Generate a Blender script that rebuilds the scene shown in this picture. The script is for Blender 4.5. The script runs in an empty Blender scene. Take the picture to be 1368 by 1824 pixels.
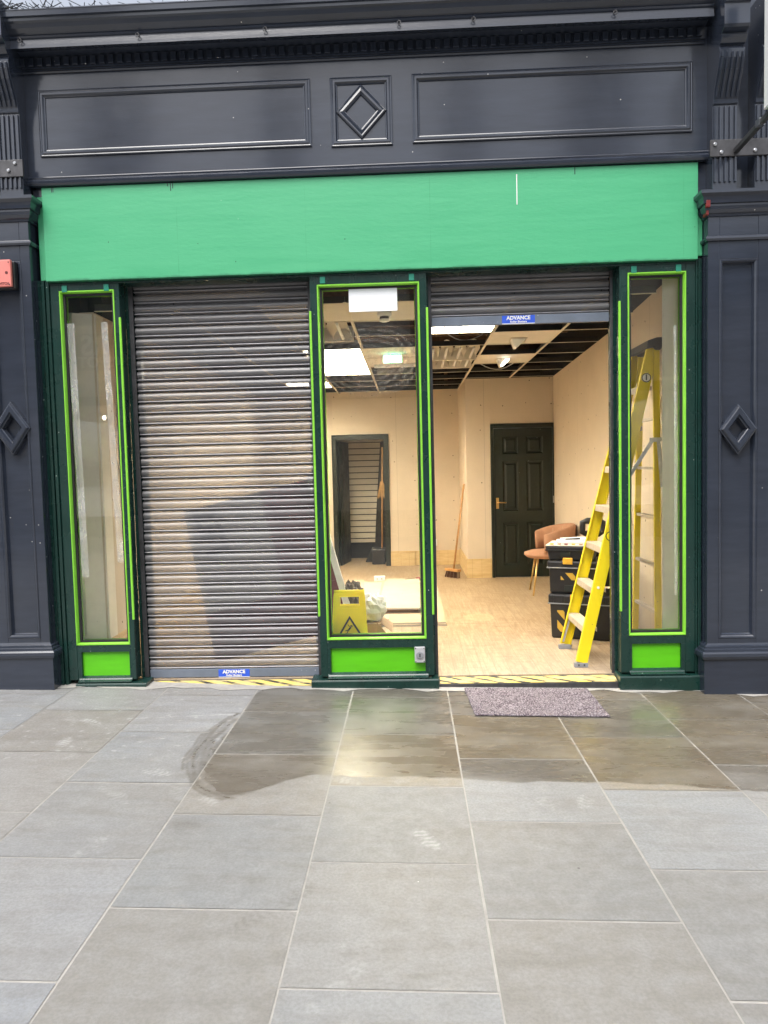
import bpy, math, random
import numpy as np
from mathutils import Matrix, Vector
R=math.radians
random.seed(7); rng=np.random.default_rng(7)
sc=bpy.context.scene
# ---------------------------------------------------------------- camera
cam=bpy.data.cameras.new('camera'); co=bpy.data.objects.new('camera',cam); sc.collection.objects.link(co)
cam.sensor_fit='VERTICAL'; cam.sensor_height=36; cam.sensor_width=27; cam.lens=1265/1824*36
cam.clip_start=.02; cam.clip_end=400
rv=Vector((0.99909494,0.03484877,-0.02438993)); uv=Vector((0.02228317,0.05961418,0.99797275)); fv=Vector((-0.03623211,0.99761301,-0.05878369))
m=Matrix((rv,uv,-fv)).transposed().to_4x4(); m.translation=(0,-4.85,1.5006); co.matrix_world=m
sc.camera=co
# ---------------------------------------------------------------- light
SUN_EL=60; SUN_AZ=200
w=bpy.data.worlds.new('World'); sc.world=w; w.use_nodes=True
nt=w.node_tree; bg=nt.nodes['Background']
sky=nt.nodes.new('ShaderNodeTexSky'); sky.sky_type='NISHITA'; sky.sun_disc=False
sky.sun_elevation=R(SUN_EL); sky.sun_rotation=R(SUN_AZ); sky.air_density=1.0; sky.dust_density=4.0; sky.ozone_density=1.0
hs=nt.nodes.new('ShaderNodeHueSaturation'); hs.inputs['Saturation'].default_value=.38
nt.links.new(sky.outputs[0],hs.inputs['Color']); nt.links.new(hs.outputs[0],bg.inputs[0]); bg.inputs[1].default_value=.15
sun=bpy.data.lights.new('sun','SUN'); sun.energy=1.5; sun.angle=R(40); sun.color=(1,.97,.93)
so=bpy.data.objects.new('sun',sun); sc.collection.objects.link(so)
so.rotation_euler=(R(90-SUN_EL),0,R(180-SUN_AZ)); so.location=(0,-6,12)
sc.view_settings.view_transform='Standard'; sc.view_settings.look='None'; sc.view_settings.gamma=1
sc.view_settings.exposure=0.9
LAMP=47.0
# ---------------------------------------------------------------- materials
def new(name):
    M=bpy.data.materials.new(name); M.use_nodes=True
    n=M.node_tree; return M,n,n.nodes['Principled BSDF'],n.nodes['Material Output']
class N:
    """tiny node helper"""
    def __init__(s,t): s.t=t; s.L=t.links
    def add(s,k,**kw):
        n=s.t.nodes.new(k)
        for a,b in kw.items(): setattr(n,a,b)
        return n
    def put(s,sock,v):
        if hasattr(v,'is_output') or isinstance(v,bpy.types.NodeSocket): s.L.new(v,sock)
        else:
            if isinstance(v,(tuple,list)) and len(v)==3 and sock.type=='RGBA': v=(*v,1)
            sock.default_value=v
    def math(s,op,a,b=0.,c=0.):
        n=s.add('ShaderNodeMath',operation=op)
        for i,v in enumerate((a,b,c)): s.put(n.inputs[i],v)
        return n.outputs[0]
    def mix(s,f,a,b,mode='MIX'):
        n=s.add('ShaderNodeMix',data_type='RGBA',blend_type=mode)
        s.put(n.inputs[0],f); s.put(n.inputs[6],a); s.put(n.inputs[7],b); return n.outputs[2]
    def fmix(s,f,a,b):
        n=s.add('ShaderNodeMix',data_type='FLOAT'); s.put(n.inputs[0],f); s.put(n.inputs[2],a); s.put(n.inputs[3],b); return n.outputs[0]
    def pos(s,scale=(1,1,1),loc=(0,0,0),rot=(0,0,0)):
        t=s.add('ShaderNodeTexCoord'); mp=s.add('ShaderNodeMapping'); s.L.new(t.outputs['Object'],mp.inputs[0])
        mp.inputs['Scale'].default_value=scale; mp.inputs['Location'].default_value=loc; mp.inputs['Rotation'].default_value=rot
        return mp.outputs[0]
    def noise(s,v,scale,detail=4,rough=.55,dist=0):
        n=s.add('ShaderNodeTexNoise'); s.L.new(v,n.inputs['Vector']); n.inputs['Scale'].default_value=scale
        n.inputs['Detail'].default_value=detail; n.inputs['Roughness'].default_value=rough; n.inputs['Distortion'].default_value=dist
        return n.outputs['Fac']
    def vor(s,v,scale,rand=1.,out='Distance'):
        n=s.add('ShaderNodeTexVoronoi'); s.L.new(v,n.inputs['Vector']); n.inputs['Scale'].default_value=scale
        n.inputs['Randomness'].default_value=rand; return n.outputs[out]
    def ramp(s,f,lo,hi,a=0.,b=1.):
        n=s.add('ShaderNodeMapRange'); s.put(n.inputs[0],f); n.inputs[1].default_value=lo; n.inputs[2].default_value=hi
        n.inputs[3].default_value=a; n.inputs[4].default_value=b; return n.outputs[0]
    def bump(s,h,strength=.2,dist=.002):
        n=s.add('ShaderNodeBump'); s.put(n.inputs['Height'],h); n.inputs['Strength'].default_value=strength
        n.inputs['Distance'].default_value=dist; return n.outputs[0]
    def xyz(s,v):
        n=s.add('ShaderNodeSeparateXYZ'); s.L.new(v,n.inputs[0]); return n.outputs
    def rgb(s,c):
        n=s.add('ShaderNodeRGB'); n.outputs[0].default_value=(*c,1); return n.outputs[0]
def specks(h,scale,size,dens):
    """small chips: a random subset of voronoi cells"""
    p=h.pos(); n=h.add('ShaderNodeTexVoronoi'); h.L.new(p,n.inputs['Vector']); n.inputs['Scale'].default_value=scale
    d=h.ramp(n.outputs['Distance'],size,size*.7); r=h.xyz(n.outputs['Color'])[0]
    return h.math('MULTIPLY',d,h.math('LESS_THAN',r,dens))
def paint(name,col,rough=.3,var=.12,chip=None,dens=.12,chipscale=22,coat=.0,grain=(1,1,1),bump=.25,edgechip=0):
    M,t,b,o=new(name); h=N(t)
    g=h.noise(h.pos(grain),9,6,.6); g2=h.noise(h.pos(),2.2,3)
    c=h.mix(h.ramp(g,.3,.7),[x*(1-var) for x in col],[min(1,x*(1+var)) for x in col])
    c=h.mix(h.ramp(g2,.35,.7,0,.35),c,[x*(1-1.4*var) for x in col])
    if chip:
        s=specks(h,chipscale,.12,dens); s2=specks(h,chipscale*.45,.05,dens*.6)
        c=h.mix(h.math('MULTIPLY',h.math('MAXIMUM',s,s2),.75),c,chip)
    h.L.new(c,b.inputs['Base Color'])
    h.L.new(h.ramp(h.noise(h.pos(),6,4),.3,.7,rough*.8,min(1,rough*1.3)),b.inputs['Roughness'])
    b.inputs['Coat Weight'].default_value=coat; b.inputs['Coat Roughness'].default_value=.10
    fine=h.noise(h.pos([x*1. for x in grain]),60,5,.6)
    h.L.new(h.bump(fine,bump,.0015),b.inputs['Normal'])
    return M
def plain(name,col,rough=.5,metal=0.,var=.1,scale=14,bump=.1,spec=None):
    M,t,b,o=new(name); h=N(t)
    g=h.noise(h.pos(),scale,5,.6)
    h.L.new(h.mix(h.ramp(g,.3,.7),[x*(1-var) for x in col],[min(1,x*(1+var)) for x in col]),b.inputs['Base Color'])
    b.inputs['Roughness'].default_value=rough; b.inputs['Metallic'].default_value=metal
    if spec is not None: b.inputs['Specular IOR Level'].default_value=spec
    if bump: h.L.new(h.bump(h.noise(h.pos(),scale*8,4),bump,.001),b.inputs['Normal'])
    return M
def emit(name,col,st):
    M,t,b,o=new(name); b.inputs['Base Color'].default_value=(*col,1)
    b.inputs['Emission Color'].default_value=(*col,1); b.inputs['Emission Strength'].default_value=st; return M
CHIP=(.62,.62,.6)
ANTH=paint('anthracite_gloss',(.026,.033,.050),.17,.15,CHIP,.018,28,.4,(.35,1,2.2),.28)
MINT=paint('mint_green',(.072,.42,.205),.42,.03,None,grain=(3,1,.25),bump=.25)
def mint():
    M,t,b,o=new('mint_green_board'); h=N(t); p=h.xyz(h.pos()); col=(.066,.39,.190)
    brush=h.noise(h.pos((.5,1,9)),3,5,.6); patch=h.noise(h.pos((1,1,.6)),1.1,4,.55); run=h.noise(h.pos((14,1,.5)),1.6,3,.6)
    c=h.mix(h.ramp(brush,.3,.7),[x*.96 for x in col],[x*1.04 for x in col]); c=h.mix(h.ramp(patch,.42,.62,0,.30),c,(.086,.42,.21))
    c=h.mix(h.ramp(run,.62,.8,0,.22),c,(.05,.36,.17))
    for xj in(-.655,.175,1.83,-1.52):
        d=h.math('ABSOLUTE',h.math('SUBTRACT',p[0],h.math('ADD',xj,h.math('MULTIPLY',h.noise(h.pos((0,0,3)),1,2),.006))))
        c=h.mix(h.math('MULTIPLY',h.ramp(d,.0025,.0012),h.ramp(h.noise(h.pos((1,1,2)),3,2),.4,.65,.0,.4)),c,(.02,.20,.09))
    c=h.mix(h.math('MULTIPLY',specks(h,7,.035,.35),.8),c,(.01,.07,.03)); c=h.mix(h.math('MULTIPLY',specks(h,9,.03,.12),.6),c,(.5,.7,.6))
    edge=h.ramp(h.math('ADD',p[2],h.math('MULTIPLY',h.noise(h.pos(),12,4),.03)),2.862,2.848); c=h.mix(h.math('MULTIPLY',edge,.7),c,(.02,.13,.07))
    h.L.new(c,b.inputs['Base Color']); h.L.new(h.ramp(brush,.3,.7,.30,.46),b.inputs['Roughness'])
    h.L.new(h.bump(h.math('ADD',h.math('MULTIPLY',brush,.5),h.noise(h.pos((.6,1,2)),26,4,.6)),.3,.0025),b.inputs['Normal']); return M
MINT=mint()
DKGR=paint('bottle_green_gloss',(.007,.034,.028),.26,.2,(.5,.6,.55),.06,34,.1,(2.5,1,.4),.3)
LIME=paint('lime_green',(.22,.60,.045),.38,.07,None,grain=(.4,1,2),bump=.25)
LIMED=paint('lime_green_panel',(.10,.50,.006),.36,.08,(.02,.12,.01),.04,18,grain=(.4,1,2.5),bump=.3)
TEAL=paint('teal_patch',(.02,.22,.15),.3,.1)
RED=paint('old_red_paint',(.18,.015,.015),.4,.2)
WHITE=plain('white_plastic',(.78,.78,.77),.35,var=.03)
PAPER=plain('paper',(.82,.84,.88),.7,var=.02,bump=.03)
BLACKP=plain('black_plastic',(.018,.018,.02),.38,var=.3,bump=.15)
RUBBER=plain('grey_rubber',(.25,.26,.28),.5)
YEL=paint('yellow_fibreglass',(.78,.62,.012),.38,.06,(.20,.17,.08),.22,30,grain=(2,2,.5),bump=.2)
YELP=plain('yellow_plastic',(.92,.74,.012),.3,var=.04)
YELT=plain('yellow_latch',(.75,.42,.04),.4)
STICK=plain('white_sticker',(.8,.8,.75),.4,var=.04)
INK=plain('dark_print',(.015,.02,.02),.5)
BLUE=plain('blue_label',(.03,.10,.62),.4,var=.04)
TEALS=plain('teal_label',(.05,.45,.42),.4)
STEELB=plain('steel',(.45,.46,.48),.35,1.,.15)
STEELD=plain('dark_steel',(.08,.08,.085),.5,.6,.3)
BRASS=plain('brass',(.75,.5,.2),.28,1.)
GOLD=plain('brass_leg',(.62,.42,.16),.4,.7)
CARD=plain('cardboard',(.42,.29,.19),.85,var=.12,scale=6)
BAG=plain('white_polythene',(.8,.82,.84),.35,var=.03)
MAROON=plain('maroon_board',(.20,.025,.035),.5,var=.08)
BOARDG=plain('board_face',(.86,.86,.87),.5,var=.04)
DARKDOOR=paint('black_green_satin',(.005,.011,.007),.42,.25,(.4,.42,.38),.04,26,grain=(2.5,1,.4),bump=.3)
CEILW=plain('ceiling_white',(.66,.62,.55),.8,var=.04)
TEEW=plain('tee_white',(.62,.57,.48),.5,var=.04)
TEED=plain('tee_web',(.04,.04,.04),.5,.4,.2)  # webs are white like the tees; their shade is painted in as dark grey
VOID=plain('void_black',(.012,.011,.011),.9)  # near-black colour holds the unlit void's shade against bounce light
JOIST=plain('dark_joist',(.09,.055,.04),.9,var=.4)
VELVET=plain('tan_velvet',(.38,.20,.12),.85,var=.14,scale=8,bump=.3)
WOODH=plain('broom_wood',(.42,.22,.08),.5,var=.2,scale=20)
STRAW=plain('straw',(.45,.27,.10),.9,var=.3,scale=40)
BRIST=plain('dark_bristle',(.08,.035,.02),.9,var=.3)
CLOTHD=plain('dark_cloth',(.012,.013,.013),.8,var=.3)
ALU=plain('dusty_aluminium',(.52,.46,.38),.5,.25,.12,30,.3)
ALUG=plain('grey_aluminium',(.52,.54,.56),.42,.5,.15,30,.2)
LAMPM=emit('lit_diffuser',(1.,.915,.73),LAMP)
LAMPS=emit('lit_spot',(1.,.95,.85),14.)
EXITM=emit('lit_exit_sign',(.25,1.,.58),6.)
def m_wood_skirt():
    M,t,b,o=new('bare_wood'); h=N(t); g=h.noise(h.pos((1,1,8)),4,6,.65,.6)
    vline=h.math('LESS_THAN',h.math('FRACT',h.math('MULTIPLY',h.math('ADD',h.xyz(h.pos())[0],h.xyz(h.pos())[1]),8.)),.035)
    c=h.mix(h.ramp(g,.3,.7),(.52,.36,.16),(.66,.50,.27)); c=h.mix(h.math('MULTIPLY',vline,.35),c,(.22,.11,.03))
    h.L.new(c,b.inputs['Base Color']); b.inputs['Roughness'].default_value=.6; return M
SKIRT=m_wood_skirt()
def m_board(name,col,joint_axis,j0,step):
    """plasterboard: pale buff paper, board joints, screw heads"""
    M,t,b,o=new(name); h=N(t); p=h.xyz(h.pos()); u=p[joint_axis]; z=p[2]
    g=h.noise(h.pos(),1.6,5,.6); f=h.noise(h.pos(),45,4)
    c=h.mix(h.ramp(g,.3,.7),[x*.93 for x in col],[x*1.05 for x in col])
    c=h.mix(h.ramp(f,.35,.65,0,.10),c,[x*.8 for x in col])
    uj=h.math('ABSOLUTE',h.math('SUBTRACT',h.math('FRACT',h.math('DIVIDE',h.math('SUBTRACT',u,j0-step*.5),step)),.5))
    joint=h.math('LESS_THAN',uj,.0022/step*1.2)
    c=h.mix(h.math('MULTIPLY',joint,.45),c,[x*.35 for x in col])
    su=h.math('MULTIPLY',h.math('ABSOLUTE',h.math('SUBTRACT',h.math('FRACT',h.math('ADD',h.math('DIVIDE',u,.3),h.math('MULTIPLY',h.noise(h.pos((3,3,3)),1.,0),.5))),.5)),.3)
    sz=h.math('MULTIPLY',h.math('ABSOLUTE',h.math('SUBTRACT',h.math('FRACT',h.math('ADD',h.math('DIVIDE',z,.32),h.math('MULTIPLY',h.noise(h.pos((2,2,2),(5,5,5)),1.,0),.6))),.5)),.32)
    d=h.math('POWER',h.math('ADD',h.math('MULTIPLY',su,su),h.math('MULTIPLY',sz,sz)),.5)
    keep=h.math('GREATER_THAN',h.noise(h.pos(),2.5,1),.47)
    scr=h.math('MULTIPLY',h.math('LESS_THAN',d,.0075),keep)
    c=h.mix(h.math('MULTIPLY',scr,.85),c,(.03,.025,.02))
    h.L.new(c,b.inputs['Base Color']); b.inputs['Roughness'].default_value=.85
    h.L.new(h.bump(f,.12,.001),b.inputs['Normal']); return M
BUFF=(.63,.53,.41)
PB_BACK=m_board('plasterboard_back',BUFF,0,-.18,1.2)
PB_SIDE=m_board('plasterboard_side',BUFF,1,.85,1.2)
PB_DOOR=m_board('plasterboard_front',(.61,.515,.40),0,1.0,1.2)
PIERM=plain('pale_plasterboard',(.80,.76,.69),.85,var=.04)
PB_SHEET=plain('plasterboard_sheet',(.46,.345,.23),.85,var=.06,scale=4)
PB_SHEET2=plain('plasterboard_sheet_pale',(.50,.40,.29),.85,var=.06,scale=4)
PB_EDGE=plain('plasterboard_edge',(.62,.60,.57),.9,var=.08)
def m_floor():
    M,t,b,o=new('worn_vinyl_planks'); h=N(t)
    p=h.pos(); mp=h.pos((1,1,1),(0,0,0),(0,0,R(90)))
    br=h.add('ShaderNodeTexBrick'); h.L.new(mp,br.inputs['Vector'])
    br.inputs['Scale'].default_value=1; br.inputs['Brick Width'].default_value=.9; br.inputs['Row Height'].default_value=.10
    br.inputs['Mortar Size'].default_value=.0022; br.inputs['Mortar Smooth'].default_value=.2
    br.inputs['Color1'].default_value=(0,0,0,1); br.inputs['Color2'].default_value=(1,1,1,1); br.inputs['Mortar'].default_value=(.5,.5,.5,1)
    tone=h.noise(h.pos((9.3,1.3,1)),1,0)
    grain=h.noise(h.pos((15,1.3,1)),2.2,7,.75,.6)
    cross=h.noise(h.pos((1.6,13,1),(0,0,0),(0,0,R(9))),2.0,7,.8,.8)
    scr=h.noise(h.pos((22,3.2,1),(0,0,0),(0,0,R(-24))),2,6,.8)
    blot=h.noise(h.pos((1.3,1,1)),5,6,.72,1.)
    c=h.mix(h.xyz(br.outputs['Color'])[0],(.50,.37,.235),(.60,.455,.30))
    c=h.mix(h.ramp(grain,.42,.62,0,.75),c,(.27,.165,.085)); c=h.mix(h.ramp(blot,.47,.68,0,.55),c,(.30,.19,.10))
    c=h.mix(h.ramp(cross,.52,.66,0,.75),c,(.22,.13,.065))
    c=h.mix(h.ramp(scr,.52,.66,0,.7),c,(.66,.58,.46))
    wear=h.noise(p,.9,4,.6); c=h.mix(h.ramp(wear,.42,.66,0,.35),c,(.60,.50,.37)); near=h.ramp(h.xyz(p)[1],1.4,.2,0,.35); c=h.mix(near,c,(.60,.53,.45))  # near: daylight on the floor by the street, put into the colour
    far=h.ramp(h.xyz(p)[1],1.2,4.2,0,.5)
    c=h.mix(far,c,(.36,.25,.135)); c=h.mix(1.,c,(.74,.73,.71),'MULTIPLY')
    c=h.mix(h.math('MULTIPLY',br.outputs['Fac'],.45),c,(.19,.12,.07))
    # worn greenish patch left by an old fixing
    q=h.add('ShaderNodeVectorMath',operation='DISTANCE'); h.L.new(h.pos((1,.75,1)),q.inputs[0]); q.inputs[1].default_value=(.66,1.55,.04)
    gp=h.ramp(h.math('ADD',q.outputs['Value'],h.math('MULTIPLY',h.noise(p,9,3),.09)),.20,.17)
    c=h.mix(h.math('MULTIPLY',gp,.32),c,(.40,.44,.28))
    h.L.new(c,b.inputs['Base Color']); h.L.new(h.ramp(scr,.3,.7,.38,.62),b.inputs['Roughness'])
    h.L.new(h.bump(h.math('SUBTRACT',grain,h.math('MULTIPLY',br.outputs['Fac'],.6)),.25,.0015),b.inputs['Normal']); return M
FLOOR=m_floor()
def m_glass(name,dust=.03,smear=None):
    M,t,b,o=new(name); h=N(t); t.nodes.remove(b)
    tr=h.add('ShaderNodeBsdfTransparent'); tr.inputs[0].default_value=(.95,.97,.96,1)
    gl=h.add('ShaderNodeBsdfGlossy'); gl.inputs['Roughness'].default_value=.012; gl.inputs[0].default_value=(1,1,1,1)
    fr=h.add('ShaderNodeFresnel'); fr.inputs[0].default_value=1.52
    mx=h.add('ShaderNodeMixShader'); h.L.new(h.math('MINIMUM',h.math('MULTIPLY',fr.outputs[0],1.9),1.),mx.inputs[0]); h.L.new(tr.outputs[0],mx.inputs[1]); h.L.new(gl.outputs[0],mx.inputs[2])
    d1=h.add('ShaderNodeBsdfDiffuse'); d1.inputs[0].default_value=(.8,.8,.78,1); d2=h.add('ShaderNodeBsdfTranslucent'); d2.inputs[0].default_value=(.8,.8,.78,1)
    df=h.add('ShaderNodeMixShader'); df.inputs[0].default_value=.5; h.L.new(d1.outputs[0],df.inputs[1]); h.L.new(d2.outputs[0],df.inputs[2])
    n1=h.noise(h.pos((1,1,.35)),5,6,.7,1.2); d=h.ramp(n1,.45,.8,dust*.25,dust*1.6)
    d=h.math('MAXIMUM',d,h.math('MULTIPLY',specks(h,45,.10,.16),.5))
    if smear:
        (cx,cz,rx,rz)=smear; p=h.xyz(h.pos()); 
        ex=h.math('DIVIDE',h.math('SUBTRACT',p[0],cx),rx); ez=h.math('DIVIDE',h.math('SUBTRACT',p[2],cz),rz)
        r=h.math('POWER',h.math('ADD',h.math('MULTIPLY',ex,ex),h.math('MULTIPLY',ez,ez)),.5)
        wv=h.math('ADD',h.math('MULTIPLY',r,9.),h.math('MULTIPLY',h.noise(h.pos(),5,3),3.))
        st=h.ramp(h.noise(h.pos((3,3,3)),14,5,.7,2.),.42,.7)
        ring=h.math('MULTIPLY',h.ramp(r,1.12,.9),h.math('ADD',.35,h.math('MULTIPLY',h.math('SINE',h.math('MULTIPLY',wv,5.)),.3)))
        d=h.math('ADD',d,h.math('MULTIPLY',h.math('MULTIPLY',ring,st),.6))
    m2=h.add('ShaderNodeMixShader'); h.L.new(d,m2.inputs[0]); h.L.new(mx.outputs[0],m2.inputs[1]); h.L.new(df.outputs[0],m2.inputs[2])
    h.L.new(m2.outputs[0],o.inputs[0]); return M
GLASS=m_glass('window_glass',.02); GLASSC=m_glass('window_glass_smeared',.015,(-.25,2.25,.36,.24))
def m_tape():
    M,t,b,o=new('clear_tape'); h=N(t); t.nodes.remove(b)
    tr=h.add('ShaderNodeBsdfTransparent'); df=h.add('ShaderNodeBsdfDiffuse'); df.inputs[0].default_value=(.8,.8,.78,1)
    gl=h.add('ShaderNodeBsdfGlossy'); gl.inputs['Roughness'].default_value=.12
    h.L.new(h.bump(h.noise(h.pos((1,1,.6)),26,4,.6,1.),1.,.02),gl.inputs['Normal'])
    a=h.add('ShaderNodeMixShader'); a.inputs[0].default_value=.14; h.L.new(df.outputs[0],a.inputs[1]); h.L.new(gl.outputs[0],a.inputs[2])
    f=h.ramp(h.noise(h.pos((1,1,.5)),16,5,.7),.35,.75,.12,.5)
    mx=h.add('ShaderNodeMixShader'); h.L.new(f,mx.inputs[0]); h.L.new(tr.outputs[0],mx.inputs[1]); h.L.new(a.outputs[0],mx.inputs[2])
    h.L.new(mx.outputs[0],o.inputs[0]); return M
TAPEC=m_tape()
def m_hazard():
    M,t,b,o=new('hazard_tape'); h=N(t); p=h.xyz(h.pos())
    s=h.math('FRACT',h.math('MULTIPLY',h.math('ADD',p[0],h.math('MULTIPLY',p[1],2.6)),6.2))
    k=h.math('GREATER_THAN',s,.60); wear=h.ramp(h.noise(h.pos((1,3,1)),9,5,.7),.45,.6)
    c=h.mix(h.math('MULTIPLY',k,h.math('SUBTRACT',1.,h.math('MULTIPLY',wear,.6))),(.72,.55,.14),(.03,.03,.03)); c=h.mix(h.math('MULTIPLY',wear,.35),c,(.5,.46,.38))
    h.L.new(c,b.inputs['Base Color']); b.inputs['Roughness'].default_value=.5; return M
HAZ=m_hazard()
def m_stripe(name):
    M,t,b,o=new(name); h=N(t); p=h.xyz(h.pos())
    s=h.math('FRACT',h.math('MULTIPLY',h.math('ADD',h.math('MULTIPLY',p[0],1.),h.math('MULTIPLY',p[2],.8)),9.))
    c=h.mix(h.math('GREATER_THAN',s,.5),(.60,.38,.05),(.02,.02,.02)); h.L.new(c,b.inputs['Base Color']); b.inputs['Roughness'].default_value=.5; return M
STRIPE=m_stripe('hazard_label')
def m_slat():
    M,t,b,o=new('perforated_slat'); h=N(t); p=h.xyz(h.pos())
    g=h.noise(h.pos((.6,1,6)),4,5,.6); dirt=h.noise(h.pos((1,1,1)),1.7,5,.65)
    c=h.mix(h.ramp(g,.3,.7),(.140,.140,.147),(.215,.215,.223)); c=h.mix(h.ramp(dirt,.4,.75,0,.35),c,(.15,.138,.128))
    h.L.new(c,b.inputs['Base Color']); b.inputs['Metallic'].default_value=.35; b.inputs['Roughness'].default_value=.42
    # hexagonal punched holes, 3.4 mm at 6 mm
    a=6.283/.006; s1=h.math('SINE',h.math('MULTIPLY',p[0],a)); s2=h.math('SINE',h.math('MULTIPLY',p[2],a*.92))
    hole=h.math('ADD',.125,h.math('MULTIPLY',h.math('GREATER_THAN',h.math('MULTIPLY',s1,s2),.2),.22))
    tr=h.add('ShaderNodeBsdfTransparent'); mx=h.add('ShaderNodeMixShader')
    h.L.new(hole,mx.inputs[0]); h.L.new(b.outputs[0],mx.inputs[1]); h.L.new(tr.outputs[0],mx.inputs[2]); h.L.new(mx.outputs[0],o.inputs[0]); return M
SLAT=m_slat()
SLATS=plain('slat_lip',(.27,.27,.29),.34,.5,.15)
RAILM=paint('blue_grey_rail',(.155,.185,.235),.4,.12,(.62,.64,.66),.30,30,0,(1,1,1),.2)
def m_mat():
    M,t,b,o=new('flecked_mat'); h=N(t); a=h.noise(h.pos(),110,3,.7); c2=h.noise(h.pos(),14,4)
    c=h.mix(h.ramp(a,.47,.60),(.045,.03,.04),(.34,.30,.33)); c=h.mix(h.ramp(c2,.4,.7,0,.35),c,(.30,.27,.29))
    h.L.new(c,b.inputs['Base Color']); b.inputs['Roughness'].default_value=.95; h.L.new(h.bump(a,.9,.006),b.inputs['Normal']); return M
MATM=m_mat()
def m_slatwall():
    M,t,b,o=new('slatwall_boards'); h=N(t); g=h.noise(h.pos((1,1,6)),5,5,.6)
    h.L.new(h.mix(h.ramp(g,.3,.7),(.66,.58,.46),(.74,.66,.53)),b.inputs['Base Color']); b.inputs['Roughness'].default_value=.5; return M
SLATW=m_slatwall()
def m_pave():
    M,t,b,o=new('sandstone_flags'); h=N(t)
    def att(n):
        a=h.add('ShaderNodeAttribute',attribute_name=n); return a
    tint=att('tint').outputs['Color']; wet=att('wet').outputs['Fac']; dust=att('dust').outputs['Fac']; st=att('stain').outputs['Fac']
    p=h.pos(); wet=h.ramp(h.math('ADD',wet,h.math('MULTIPLY',h.math('SUBTRACT',h.noise(h.pos((1,1.6,1)),9,6,.7),.5),.75)),.38,.60); wet=h.math('MULTIPLY',wet,h.ramp(h.noise(h.pos((.7,1.5,1)),2.2,5,.6),.30,.55,.55,1.)); wet=h.math('MAXIMUM',wet,h.math('MULTIPLY',att('mop').outputs['Fac'],h.ramp(h.noise(h.pos((1,1,1)),14,4,.6),.3,.55,.5,1.)))
    av=h.add('ShaderNodeVectorMath',operation='MULTIPLY_ADD'); h.L.new(tint,av.inputs[0]); av.inputs[1].default_value=(900,1400,0); h.L.new(p,av.inputs[2]); p=av.outputs[0]
    mb_=h.add('ShaderNodeMapping'); h.L.new(p,mb_.inputs[0]); mb_.inputs['Scale'].default_value=(1.2,7,1); mb_.inputs['Rotation'].default_value=(0,0,R(6))
    big=h.noise(p,1.3,5,.6); bed=h.noise(mb_.outputs[0],1.6,6,.62,.8); fine=h.noise(h.pos(),90,4,.7); mid=h.noise(p,13,6,.65)
    c=h.mix(h.ramp(big,.38,.66,0,.45),tint,(.225,.21,.185)); c=h.mix(h.ramp(bed,.45,.66,0,.42),c,(.170,.158,.140))
    c=h.mix(h.ramp(mid,.42,.66,0,.30),c,(.345,.345,.345)); c=h.mix(h.ramp(fine,.4,.62,0,.32),c,(.15,.145,.138))
    c=h.mix(h.math('MULTIPLY',specks(h,16,.05,.05),.8),c,(.8,.79,.77)); c=h.mix(h.math('MULTIPLY',specks(h,5,.03,.10),.7),c,(.06,.05,.05))
    c=h.mix(h.math('MULTIPLY',st,.45),c,(.10,.085,.07))
    wc=h.mix(1.,c,(.54,.50,.44),'MULTIPLY'); c=h.mix(wet,c,wc)
    c=h.mix(h.math('MULTIPLY',dust,h.ramp(mid,.38,.6,.0,1.)),c,(.60,.60,.595))
    h.L.new(c,b.inputs['Base Color'])
    rd=h.ramp(fine,.3,.7,.46,.66); rw=h.ramp(bed,.35,.7,.17,.36)
    h.L.new(h.fmix(wet,rd,rw),b.inputs['Roughness']); h.L.new(h.fmix(wet,.5,.34),b.inputs['Specular IOR Level'])
    bm=h.add('ShaderNodeBump'); h.L.new(h.math('ADD',h.math('MULTIPLY',bed,.7),h.math('MULTIPLY',fine,.35)),bm.inputs['Height']); bm.inputs['Distance'].default_value=.002
    h.L.new(h.fmix(wet,.35,.10),bm.inputs['Strength']); h.L.new(bm.outputs[0],b.inputs['Normal']); return M
PAVE=m_pave()
MORTAR=plain('pale_mortar',(.36,.345,.32),.9,var=.15,scale=20,bump=.4)
RENDER=plain('cream_render',(.55,.50,.43),.8,var=.08,scale=3)
OPSHOP=paint('dark_green_shop',(.03,.05,.045),.35,.15)
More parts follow.
